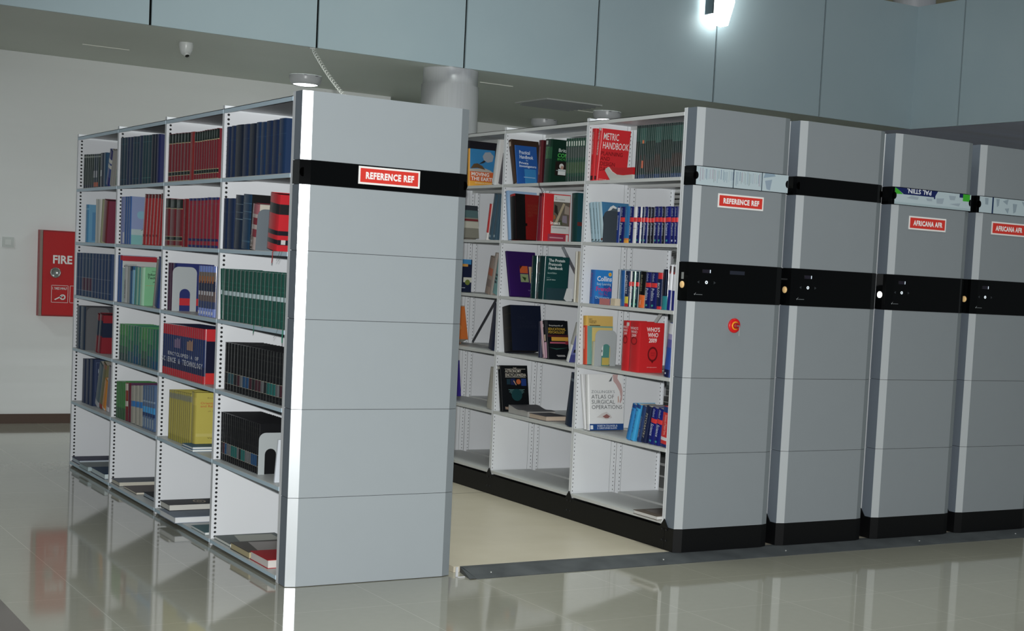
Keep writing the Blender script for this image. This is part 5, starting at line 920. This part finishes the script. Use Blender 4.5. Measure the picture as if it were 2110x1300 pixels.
practical=ST_('1c62b4',.3,fc='1a5aac',f=[(.35,.9,0,.4,'2a86c4'),(.3,.85,.175,.195,'8fb8dc')],t=[('Practical\nHandbook',.15,.8,.66,.87,'e0ecf6',.012),('for',.45,.55,.6,.64,'b0d0ea'),('Private\nInvestigators',.12,.92,.42,.58,'e0ecf6',.012),]),
maroon=ST_('6a1c26',.35,l=[(.35,.65,.2,.85,'8a5a58')],fc='4a141c'),
britc=ST_('123a2a',.3,'2a3a30',fc='103426',b=[(.55,.82,'1f5a38')],s=[('Britannica',.82,.55,.3,.7,'5a9a60')],l=[(.2,.5,.87,.96,'c4ccc4')],t=[('Britannica',.25,1.25,.72,.8,'c9d8d0'),('CONCISE',.22,1.2,.6,.69,'44c048',.015),('ENCYCLOPEDIA',.22,1.3,.53,.58,'3fae44')],f=[(.16,.66,.18,.5,'241c18'),(.28,.58,.2,.33,'d0d6d4'),(.2,.62,.29,.305,'8fa0a4')],d=[(.4,.4,.09,'c9ccc6'),(.43,.37,.06,'b08a78')]),
brit=ST_('1e4a3a',.22,'22382c',b=[(.55,.8,'3c4a46'),(.2,.45,'3f5a3e'),(.0,.12,'203e36')],l=[(.25,.75,.82,.93,'dfe6dc'),(.35,.65,.5,.8,'67726e')]),
skyblue=ST_('8fb4dc',.35,fc='9dbfe2'),blkred=ST_('141214',.3,'3a1414',b=[(.95,1,'a82020')],fc='8a1210',f=[(0,.36,0,1,'101012'),(.36,.42,.3,.36,'1a0808')],t=[('ENCYCLOPAEDIA\nOF OCCUPATIONAL\nHEALTH AND\nSAFETY',.44,1.3,.5,.78,'8f3a22')]),
marglint=ST_('8a1a34',.15,'6a2030',b=[(.93,1,'5e1424')],fc='8a2238'),
insect=ST_('b81622',.3,'7a1a20',fc='d61420',f=[(.36,.99,.84,.98,'d9dad6'),(.36,.99,.34,.84,'6c6458'),(.3,.99,.18,.34,'d2d3d0'),(.19,.86,.02,.16,'a83a52'),(.88,.97,.02,.16,'d9d8d4'),(.26,.78,.075,.1,'cf95a2')],p=[([(.4,.36),(.5,.36),(.8,.8),(.72,.82)],'b0a486'),([(.4,.62),(.55,.55),(.5,.75),(.4,.78)],'34302c'),([(.7,.42),(.9,.4),(.88,.56),(.72,.56)],'8a8290'),([(.78,.6),(.97,.58),(.97,.74),(.8,.78)],'9c9084'),([(.56,.36),(.72,.36),(.7,.46),(.6,.46)],'4f5a3a'),([(.38,.45),(.46,.5),(.42,.56),(.37,.56)],'b0602c')],t=[('THE\nINSECT HANDBOOK',.4,.78,.87,.94,'7a7a74'),('Insect',.27,.64,.36,.43,'f0eee8',.02),('RESOURCE & IDENTIFICATION',.34,.86,.285,.305,'3a3a3c')]),
dkteal=ST_('123f3e',.3,'1c3a3a',fc='154a55',l=[(.3,.7,.9,.97,'3a5a54')],f=[(.0,.3,.32,.4,'6a2a28')]),
purplebk=ST_('32145a',.3,'2a1440',fc='35155e',f=[(.4,.68,.52,.68,'c8561c'),(.4,.68,.32,.5,'8a9a6c'),(.72,.95,.3,.67,'c2a888')],p=[([(.4,.6),(.5,.68),(.4,.68)],'3a1410'),([(.45,.44),(.6,.42),(.55,.34)],'2f4a24')],t=[('Volume 2',.62,.85,.12,.15,'8a70a8')]),
dkgreeng=ST_('10393a',.13,'1a3434',s=[('Handbook',.6,.1,.3,.6,'4a7a80')]),protein=ST_('12383a',.2,'1a3434',fc='13494a',l=[(.1,.5,.86,.94,'6a8a90')],f=[(.1,1,0,.27,'2a4a52'),(.98,1,0,1,'123048')],s=[('Protein Protocols',.6,.15,.3,.6,'5a8488')],t=[('The Protein\nProtocols\nHandbook',.12,.8,.7,.95,'e4eeec',.012),('Second Edition',.1,.48,.6,.64,'a8c4c0'),('Edited by',.08,.22,.5,.52,'8fb0ae'),('John M. Walker',.08,.46,.44,.48,'b8ccca')]),
offwht=ST_('d0d0c4',.4),beige=ST_('b4ac98',.4,fc='a9a69c'),
young=ST_('14161c',.35,'1a1a22',fc='131c34',b=[(.8,.82,'2a2620'),(.5,.52,'2a2620'),(.2,.22,'2a2620')],t=[('THE\nYOUNG\nLEARNER',.18,.85,.5,.75,'22283c',.0)]),
slate=ST_('2f3550',.4),pink=ST_('b89aa4',.35,l=[(.2,.8,.02,.1,'8a6a74')]),pinkblk=ST_('17161c',.3,b=[(.0,.42,'b890a4')],d=[],l=[(.2,.6,.82,.9,'c9c0c4'),(.5,.9,.45,.62,'b8a08c')]),
educ=ST_('14161c',.3,fc='12151c',f=[(.4,.8,.085,.1,'a8a8a8'),(.45,.82,.06,.075,'a8a8a8'),(.18,.99,.47,.57,'c8921c'),(.1,.85,.4,.44,'b05068'),(.85,.99,.38,.47,'8a2030'),(0,1,.57,.63,'4a1a22')],p=[([(.02,.3),(.4,.24),(1,.3),(.4,.27)],'2f5a50')],t=[('Encyclopedia of',.08,.75,.84,.89,'c9c9c4'),('EDUCATIONAL\nPSYCHOLOGY',.04,.88,.66,.81,'c8a018',.01)]),
greywht=ST_('9a9c96',.35,'dccfb8',b=[(.0,.45,'cdd0cf')],fc='6a72b0',f=[(0,1,.7,1,'b09a90'),(.1,.8,.25,.33,'2a2c34'),(.0,.9,.0,.2,'4a4f94')]),bluepict=ST_('6a72b0',.35,l=[(.3,.7,.2,.3,'2a2c34')],fc='5a5f96'),
astro=ST_('14161a',.25,'1c1c20',fc='12151a',l=[(.1,.9,.92,.98,'a8a8a0')],f=[(.15,.92,.915,.925,'b0aea4'),(.15,.92,.735,.745,'b0aea4'),(.35,.52,.57,.71,'1f2a5e'),(.55,.72,.57,.71,'2a2420'),(.74,.93,.55,.71,'1f3f88'),(.2,.33,.58,.7,'1c3a48'),(.4,.72,.11,.13,'a8a496'),(.25,.85,.46,.47,'5a8f90'),(.3,.8,.435,.445,'5a8f90'),(.27,.83,.41,.42,'5a8f90'),(.33,.78,.385,.395,'5a8f90')],d=[(.635,.64,.085,'c8622a'),(.55,.35,.2,'14474c')],p=[([(.44,.66),(.54,.56),(.56,.57),(.47,.67)],'c9a080')],t=[('THE',.45,.58,.92,.955,'b8b4a6'),('ASTRONOMY\nENCYCLOPAEDIA',.15,.93,.755,.905,'cfcabc',.012),('PAST',.1,.25,.03,.09,'d8b8a0')]),
dkblueteal=ST_('1c2c44',.35,fc='24407a',b=[(.85,.9,'5a6a78')]),
moving=ST_('e2a01c',.35,fc='2a86c0',f=[(0,1,0,.14,'e8a41c'),(0,1,.14,.4,'d8601c')],p=[([(0,.4),(.95,.4),(.8,.46),(.6,.5),(.3,.48),(0,.46)],'b8b0a4'),([(.02,.47),(.15,.6),(.3,.62),(.5,.56),(.62,.46),(.3,.5)],'6a5030'),([(.35,.6),(.6,.74),(.75,.8),(.78,.76),(.55,.64)],'2f343a'),([(.5,.82),(.6,.93),(.8,.95),(.95,.85),(.9,.7),(.7,.66),(.55,.72)],'9aa2ac')],t=[('MOVING\nTHE EARTH',.05,1.05,.16,.38,'f2ece4',.025),('THE WORKBOOK OF EXCAVATION',.2,.95,.08,.11,'f4e2c0')]),
blacktall=ST_('1c1a24',.4),whitelean=ST_('cfd2d2',.3,fc='d8d8d6',t=[('A\nC',.5,.7,.6,.85,'b83a3a')]),purpgrey=ST_('4c4650',.35,fc='4a1f78'),
oldpic=ST_('8a8a80',.5,fc='8f8d80',f=[(0,1,.52,.58,'8a3038'),(0,1,.3,.5,'c9c8b8'),(0,1,.62,.85,'5a7a7c'),(0,1,.85,1,'3a3f48')]),redwhthin=ST_('c03030',.35,b=[(.0,.2,'d8d6d2')],fc='d8d6d2'),slateblue=ST_('3f5f72',.4,l=[(.3,.7,.05,.1,'8fa4ae')]),whitered=ST_('c9c9cc',.35,fc='d2d2d4',d=[(.4,.12,.14,'a82438')]),
navypic=ST_('1c2a50',.35,fc='1c2848',f=[(0,.95,.85,1,'3a8fc8'),(0,.8,.78,.86,'d89a3a'),(.0,.5,.55,.75,'c9cdd4'),(.6,1,.3,.45,'d5d8c8'),(0,.7,.12,.14,'b8c0cc')],d=[(.8,.3,.12,'7a8a3a')]),
oldspine=ST_('8a7a70',.5,b=[(.5,.7,'a05a44'),(.2,.4,'7a6a66')]),oldspine2=ST_('9a9088',.5),tealsp=ST_('6a9c9c',.4,l=[(.2,.6,.3,.36,'223a48'),(.2,.6,.4,.46,'223a48'),(.2,.6,.5,.56,'223a48')]),navylean=ST_('1c2440',.4,fc='232f58'),
orangemot=ST_('d8691c',.4,fc='d8701c',f=[(.15,.4,.22,.36,'4a2a1c'),(0,1,.97,1,'b0a090')],d=[(.6,.6,.1,'c04a14'),(.3,.75,.1,'e08a3a'),(.6,.35,.12,'e08a3a')]),
greyold=ST_('a5a39a',.5),violet=ST_('4434a4',.4,fc='3f2f9c',b=[(.0,.25,'7a7a78')]),
)
FL_=dict(fnavy=('2c2f4c','b8c4cc'),fgrey=('7c8484','a9bcc0'),fblue=('1f3c58','c9d6d8'),fslate=('5a6068','c9c6b8'),fbrown=('6c6462','d8d4c4'),fblack=('22262c','9aa6b0'),fblueg=('7d8796','dde0e2'),fcrest=('2c2d30','cfcfc8'),fteal=('5a7a80','e0e4e2'),fgreen=('5a6462','dfe2dc'),fsofa=('4a4640','b9ae8a'),fred=('b0141f','d4d0cc'),fthin=('3f6a8c','e0e4e0'),fgreyp=('5a5a5e','a9a8a4'),fdark=('3c3a42','bfae9c'),fpict=('5a5048','d8d8d6'))

def ordinal(n): return ['first','second','third','fourth','fifth','sixth','seventh','eighth','ninth','tenth','eleventh','twelfth','thirteenth','fourteenth','fifteenth','sixteenth','seventeenth','eighteenth','nineteenth','twentieth'][n-1] if n<=20 else 'twenty-'+['first','second','third','fourth','fifth','sixth','seventh','eighth','ninth'][n-21] if n<30 else 'thirtieth' if n==30 else 'thirty-'+['first','second','third','fourth','fifth','sixth'][n-31]
SHN={1:'top',2:'second',3:'third',4:'fourth',5:'fifth',6:'bottom'}
BAY={'A':{1:'nearest left bay',2:'second left bay',3:'third left bay',4:'farthest left bay'},'B':{1:'nearest aisle bay',2:'middle aisle bay',3:'farthest aisle bay'}}

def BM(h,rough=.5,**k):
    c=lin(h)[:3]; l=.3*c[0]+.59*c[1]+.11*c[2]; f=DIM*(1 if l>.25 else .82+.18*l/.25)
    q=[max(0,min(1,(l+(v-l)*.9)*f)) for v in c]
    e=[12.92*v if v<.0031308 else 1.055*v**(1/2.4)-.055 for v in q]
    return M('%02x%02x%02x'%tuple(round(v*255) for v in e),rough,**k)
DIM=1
def make_book(B):
    global DIM
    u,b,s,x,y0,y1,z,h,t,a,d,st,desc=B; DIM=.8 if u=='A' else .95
    cov,ro,pg,o=ST[st]
    yl=0.0 if a>=0 else -t
    root=empty('book',(x,(y0 if a>=0 else y1),z),(a,0,0))
    gl=ro<=.22
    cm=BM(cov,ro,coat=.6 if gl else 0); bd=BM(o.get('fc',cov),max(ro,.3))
    bt=.0022 if t>.014 else .0006
    bx=min(.5*t if gl else .3*t,.016 if gl else .008)
    n=10 if gl else 6; arc=[(bx*(1-math.sin(math.pi*k/n)),yl+t*(1-math.cos(math.pi*k/n))/2) for k in range(n+1)]
    lv=sorted({0,1,*[v for q in o.get('b',[]) for v in q[:2]]})
    c=MB(); base=0
    c.v=[(px,py,v*h) for v in lv for px,py in arc]
    for i in range(len(lv)-1):
        mid=(lv[i]+lv[i+1])/2; mm=cm
        for q in o.get('b',[]):
            if q[0]<=mid<=q[1]: mm=BM(q[2],ro,coat=.6 if gl else 0)
        for k in range(n):
            c.f.append((i*(n+1)+k+1,i*(n+1)+k,(i+1)*(n+1)+k,(i+1)*(n+1)+k+1)); c.m.append(c.mi(mm)); c.sm.append(True)
    for zz in (0,h):
        pl=[(px,py,zz) for px,py in arc]+[(bx+.0025,yl+t,zz),(bx+.0025,yl,zz)]
        c.face(pl if zz else pl[::-1],cm)
    c.box(bx,d,yl,yl+bt,0,h,bd); c.box(bx,d,yl+t-bt,yl+t,0,h,bd)
    for w0,w1,v0,v1,col in o.get('l',[]):
        sub=6; ws=[w0+(w1-w0)*k/sub for k in range(sub+1)]
        pp=[(bx*(1-math.sin(math.acos(max(-1,min(1,1-2*(1-w))))))-.0007,yl+t*(1-w)) for w in ws]
        bb=len(c.v); c.v+=[(px,py,v*h) for v in (v0,v1) for px,py in pp]
        for k in range(sub): c.f.append((bb+k,bb+k+1,bb+sub+2+k,bb+sub+1+k)); c.m.append(c.mi(BM(col,ro))); c.sm.append(True)
    yf=yl-.0005; fw_=d-bx
    def F(uu,vv,e=0): return (bx+uu*fw_,yf-e,vv*h)
    for k,(u0,u1,v0,v1,col) in enumerate(o.get('f',[])):
        e=.0001*k; c.face([F(u0,v0,e),F(u1,v0,e),F(u1,v1,e),F(u0,v1,e)],BM(col,.35))
    for k,(pl,col) in enumerate(o.get('p',[])):
        e=.0009+.0001*k; c.face([F(a_,b_,e) for a_,b_ in pl],BM(col,.35))
    for k,(cu,cv,r,col) in enumerate(o.get('d',[])):
        q=F(cu,cv,.0018+.0001*k); c.disc(q,r*fw_,0,BM(col,.35),'y',20)
    for cu,cv,ru,rv,col in o.get('ring',[]):
        P=24
        for i in range(P):
            a0,a1=2*math.pi*i/P,2*math.pi*(i+1)/P
            c.face([F(cu+ru*r*math.cos(aa),cv+rv*r*math.sin(aa),.0005) for aa,r in ((a0,.74),(a0,1),(a1,1),(a1,.74))],BM(col,.4))
        c.face([F(cu-.05,cv-rv*.95,.0005),F(cu,cv-rv*1.25,.0005),F(cu+.05,cv-rv*.95,.0005)],BM(col,.4))
    for cv,r in o.get('so',[]):
        for i in range(16):
            a0,a1=2*math.pi*i/16,2*math.pi*(i+1)/16
            c.face([(-.0008,yl+t/2+.3*t*rr*math.cos(aa),h*(cv+r*rr*math.sin(aa))) for aa,rr in ((a0,.75),(a0,1),(a1,1),(a1,.75))],BM('8a0c14',.4))
    c.build('cover',root)
    MB().box(bx+.002,d-.004,yl+bt,yl+t-bt,.003,h-.003,BM(pg,.7)).build('page_block',root)
    for q in o.get('t',[]):
        tx,u0,u1,v0,v1,col=q[:6]; u1=min(u1,1.0) if u1>1 else u1
        text('cover_title',tx,lambda p,r:(bx+(u0+(u1-u0)*p)*fw_,yf-.0024,(v0+(v1-v0)*r)*h),BM(col,.4),root,q[6] if len(q)>6 else .008)
    for tx,v0,v1,w0,w1,col in o.get('s',[]):
        text('spine_title',tx,lambda p,r:(-.0009,yl+t*(1-(w0+(w1-w0)*r)),(v0+(v1-v0)*p)*h),BM(col,.4),root,.004)
    for tx,w0,w1,v0,v1,col in o.get('tw',[]):
        text('spine_title',tx,lambda p,r:(-.0009,yl+t*(1-(w0+(w1-w0)*p)),(v0+(v1-v0)*r)*h),BM(col,.4),root,.01)
    return root
SCI_LETTERS={i:c for i,c in enumerate('SCIENCE & TECHNOLOGY')}
ENC_LETTERS={i+3:c for i,c in enumerate('ENCYCLOPEDIA OF')}
cells={}
for B in BOOKS: cells.setdefault(B[:3],[]).append(B)
placed={}
for key,lst in cells.items():
    u,b,s=key; lst.sort(key=lambda B:-(B[4]+B[5]))
    for i,B in enumerate(lst):
        o=make_book(B)
        if B[11] in('encsci','encscilast'):
            for T,v0,v1 in ((SCI_LETTERS,.26,.36),(ENC_LETTERS,.40,.47)):
                c_=T.get(i,' '); n_=.36 if c_=='I' else 0
                if c_!=' ': text('spine_title',c_,lambda p,r:(-.0009,B[8]*(.9-n_-(.8-2*n_)*p),(v0+(v1-v0)*r)*B[7]),M('d9dce6',.4),o,.02)
            if i in(6,7,8,12,13,14): MB().face([(-.0007,B[8]*.95,.56*B[7]),(-.0007,B[8]*.05,.56*B[7]),(-.0007,B[8]*.05,(.72+.03*(i%3))*B[7]),(-.0007,B[8]*.95,(.72+.03*(i%2))*B[7])],M('7a5a8a' if i<10 else 'a87a5c',.3)).build('spine_picture',o)
        placed.setdefault((u,b,s,B[11]),[]).append(o)
        same=[q for q in lst if q[12]==B[12]]
        place=SHN[s]+' shelf, '+BAY[u][b]
        lab=B[12]+(', %s from left'%ordinal(i+1) if len(same)>1 else '')+', '+place
        tag(o,lab,'book','%s row, %s'%(B[12].split(',')[0],place) if len(same)>1 else None)
# books lying flat: board, pages, board
for u,b,s,x,y0,y1,z,t,d,st,desc in FLATS:
    cov,pg=FL_[st]; cm=M(cov,.6,spec=.25); w=y1-y0
    o=empty('book',(x,y0,z)); tag(o,'%s, %s shelf, %s'%(desc,SHN[s],BAY[u][b]),'book')
    bt=.0025 if t>.02 else .001; c=MB()
    if st=='fgreyp':
        n=10; prof=[]
        for k in range(n+1): prof.append((w*k/n,.018*(k/n)**2+.004*math.sin(9*k/n)))
        c.prism([(a,q+t-.001) for a,q in prof]+[(a,q+t) for a,q in prof[::-1]],0,d,cm,'x'); c.box(0,d,0,w,0,.001,cm); c.build('cover',o)
        MB().prism([(0,.001),(w,.001)]+[(a,q+t-.001) for a,q in prof[::-1]],.003,d-.003,M(pg,.7),'x').build('page_block',o); continue
    c.box(0,d,0,w,0,bt,cm).box(0,d,0,w,t-bt,t,cm)
    c.box(d-.003,d,0,w,bt,t-bt,cm)
    if st=='fcrest':
        g=M('8a7444',.4,metal=.3)
        for r0,r1 in ((.026,.034),(.008,.014)):
            for i in range(20):
                a0,a1=2*math.pi*i/20,2*math.pi*(i+1)/20
                c.face([(d*.6+rr*math.cos(q),w*.5+1.6*rr*math.sin(q),t+.0005) for q,rr in ((a0,r0),(a0,r1),(a1,r1),(a1,r0))],g)
    if st in('fpict','fsofa','fgreen'): c.face([(d*.2,w*.1,t+.0004),(d*.9,w*.1,t+.0004),(d*.9,w*.85,t+.0004),(d*.3,w*.9,t+.0004)],M({'fpict':'4a3c34','fsofa':'5a4630','fgreen':'6c7058'}[st],.35))
    c.build('cover',o); MB().box(.004,d-.003,.003,w-.003,bt,t-bt,M(pg,.7)).build('page_block',o)
# ribbon bookmarks
def ribbon(o,pts,wd,m):
    inv=(Matrix.Translation(o.location)@Matrix.Rotation(o.rotation_euler.x,4,'X')).inverted(); pts=[inv@Vector(p) for p in pts]
    c=MB()
    for a,b in zip(pts,pts[1:]):
        c.face([a+Vector((0,wd/2,0)),b+Vector((0,wd/2,0)),b-Vector((0,wd/2,0)),a-Vector((0,wd/2,0))],m)
        q=Vector((.0006,0,0)); c.face([a+q-Vector((0,wd/2,0)),b+q-Vector((0,wd/2,0)),b+q+Vector((0,wd/2,0)),a+q+Vector((0,wd/2,0))],m)
    c.build('ribbon_bookmark',o)
RR=M('c83a38',.35); GR=M('1fa07e',.3); DG=M('2a4a40',.4)
o=placed[('A',1,2,'redblack')][0]
ribbon(o,[(.011,.205,1.5632),(-.005,.208,1.5632),(-.007,.214,1.556),(-.006,.218,1.53),(-.006,.223,1.505)],.011,RR)
for y in (.10,.13): ribbon(o,[(.011,y,1.5632),(-.0055,y-.01,1.5632),(-.006,y+.01,1.535),(-.007,y+.03,1.515)],.0022,DG)
g=placed[('A',1,3,'greenlab')]
ribbon(g[7],[(.003,.47,1.1972),(-.0055,.45,1.1972),(-.006,.445,1.172),(-.006,.452,1.154)],.008,GR)
ribbon(g[15],[(.003,.047,1.1972),(-.0055,.045,1.1972),(-.006,.045,1.19),(-.006,.048,1.155),(-.006,.045,1.135)],.012,GR)
ribbon(g[14],[(.003,.10,1.1972),(-.0055,.11,1.1972),(-.006,.13,1.174),(-.006,.165,1.15)],.0025,DG)
ribbon(g[10],[(.003,.32,1.1972),(-.0055,.32,1.1972),(-.006,.33,1.19)],.014,GR)
o=placed[('B',2,1,'maroon')][0]
ribbon(o,[(XB+.012,1.63,2.0935),(XB-.005,1.626,2.0935),(XB-.006,1.62,2.075),(XB-.006,1.607,2.061),(XB-.005,1.583,2.049),(XB-.003,1.58,2.027),(XB+.004,1.57,2.005)],.008,M('3a2024',.5))
# ------------------------------------------------------------------ book ends
def bookend(x0,x1,y,z,h,m,label,hole=None,grp=None,foot=True):
    w=x1-x0; r=min(.035,w*.45); P=[(0,0)]
    if hole:
        a,b,hh=hole; rr=(b-a)/2; P+=[(a,0)]+[(a+rr-rr*math.cos(math.pi*k/8),hh-rr+rr*math.sin(math.pi*k/8)) for k in range(9)]+[(b,0)]
    P+=[(w,0)]+[(w-r+r*math.cos(math.pi/2*k/6),h-r+r*math.sin(math.pi/2*k/6)) for k in range(7)]+[(r-r*math.sin(math.pi/2*k/6),h-r+r*math.cos(math.pi/2*k/6)) for k in range(7)]
    o=empty('book_end',(x0,y,z+.0001)); tag(o,label,'book end',grp)
    MB().prism(P,-.0008,.0008,m,'y').build('plate',o)
    if foot: MB().box(.0,w,.0,.10,.0,.0005,m).build('foot',o)
    return o
def low(u,b,s,st):
    '''lowest y reached by the books of one style in a cell, and their lean'''
    q=[B for B in BOOKS if B[:3]==(u,b,s) and B[11]==st]
    return min(B[4]-max(0,B[7]*math.sin(B[9]))*0 for B in q),q[-1][9]
GB=M('7d868b',.4); LB=M('a9b0b2',.4); DB=M('3d464e',.4)
Z2,Z3,Z4,Z5=.984,1.356,1.724,.59
g=low('A',1,2,'glossred'); o=bookend(.02,.125,g[0]-.004,1.561,.205,M('69737a',.4),'grey metal book end beside the glossy maroon book, second shelf, nearest left bay',foot=False); o.rotation_euler.x=g[1]
bookend(.012,.15,low('A',2,3,'indigoband')[0]-.004,1.195,.253,LB,'pale grey book end with arched slot, third shelf, second left bay',(.042,.102,.128))
bookend(.02,.17,low('A',4,4,'bluedot')[0]-.004,.830,.29,M('55585c',.45),'dark grey upright plate between blue and dark red volumes, farthest left bay')
bookend(.033,.175,low('A',1,5,'blk')[0]-.004,.458,.208,LB,'pale grey book end holding black volumes, fifth shelf, nearest left bay',(.032,.09,.129))
bookend(XB+.012,XB+.125,low('B',1,2,'mountain')[0]-.0028,Z4,.19,DB,'dark grey book end against the mountain photo cover, second shelf')
bookend(2.263,2.414,low('B',1,4,'cream')[0]-.004,Z2,.216,LB,'grey book end with arched slot against the yellow cover, fourth shelf',(.049,.111,.133))
bookend(XB+.16,XB+.26,2.49,Z2,.2,GB,'grey book end behind the dark navy book, farthest aisle bay')
# ------------------------------------------------------------------ loose papers and the fallen handbook
o=MB().prism([(.785,.0005),(.846,.056),(.838,.068),(.811,.077),(.771,.049),(.72,.030),(.647,.023),(.546,.026),(.544,.0005)],.012,.16,M('c2c2bc',.7),'x')
o=o.build('page_block'); rt_=empty('book',(XB-.006,.014,2.0916)); o.parent=rt_; tag(rt_,'fallen red softcover curling with its pages toward us, top shelf, nearest aisle bay','book')
MB().prism([(.811,.0775),(.771,.0495),(.72,.0305),(.647,.0235),(.546,.0265),(.546,.068),(.70,.068),(.80,.078)],.018,.03,M('b8141c',.4),'x').build('cover',rt_)
o=MB().box(XB+.0,XB+.001,.722,.836,1.3572,1.3945,M('c07a7a',.3)).box(XB+.0,XB+.10,.722,.836,1.3566,1.3576,M('c07a7a',.3)).build('card_holder'); tag(o,'translucent pink card standing before the bright blue dictionary','card')
o=MB().box(XB+.004,XB+.09,.672,.720,1.3566,1.398,M('c9bca4',.5)).build('note_pad'); tag(o,'small beige note pad beside the pink card, third shelf','pad')
o=MB().prism([(1.233,.08),(1.178,.079),(1.167,.004),(1.228,.0006),(1.265,.014)],XB+.006,XB+.0075,M('d6d8da',.5),'x').build('paper_sheet'); o.location=(0,0,1.357); tag(o,'folded white paper flap before the dark green handbook cover','paper')
o=MB().prism([(0,0),(.012,0),(-.02,.21),(-.034,.21)],.0,.16,M('d3dae2',.45),'x').build('paper_sheaf'); o.location=(.02,.15,.4592); tag(o,'white papers leaning against the upright, fifth shelf, nearest left bay','paper')
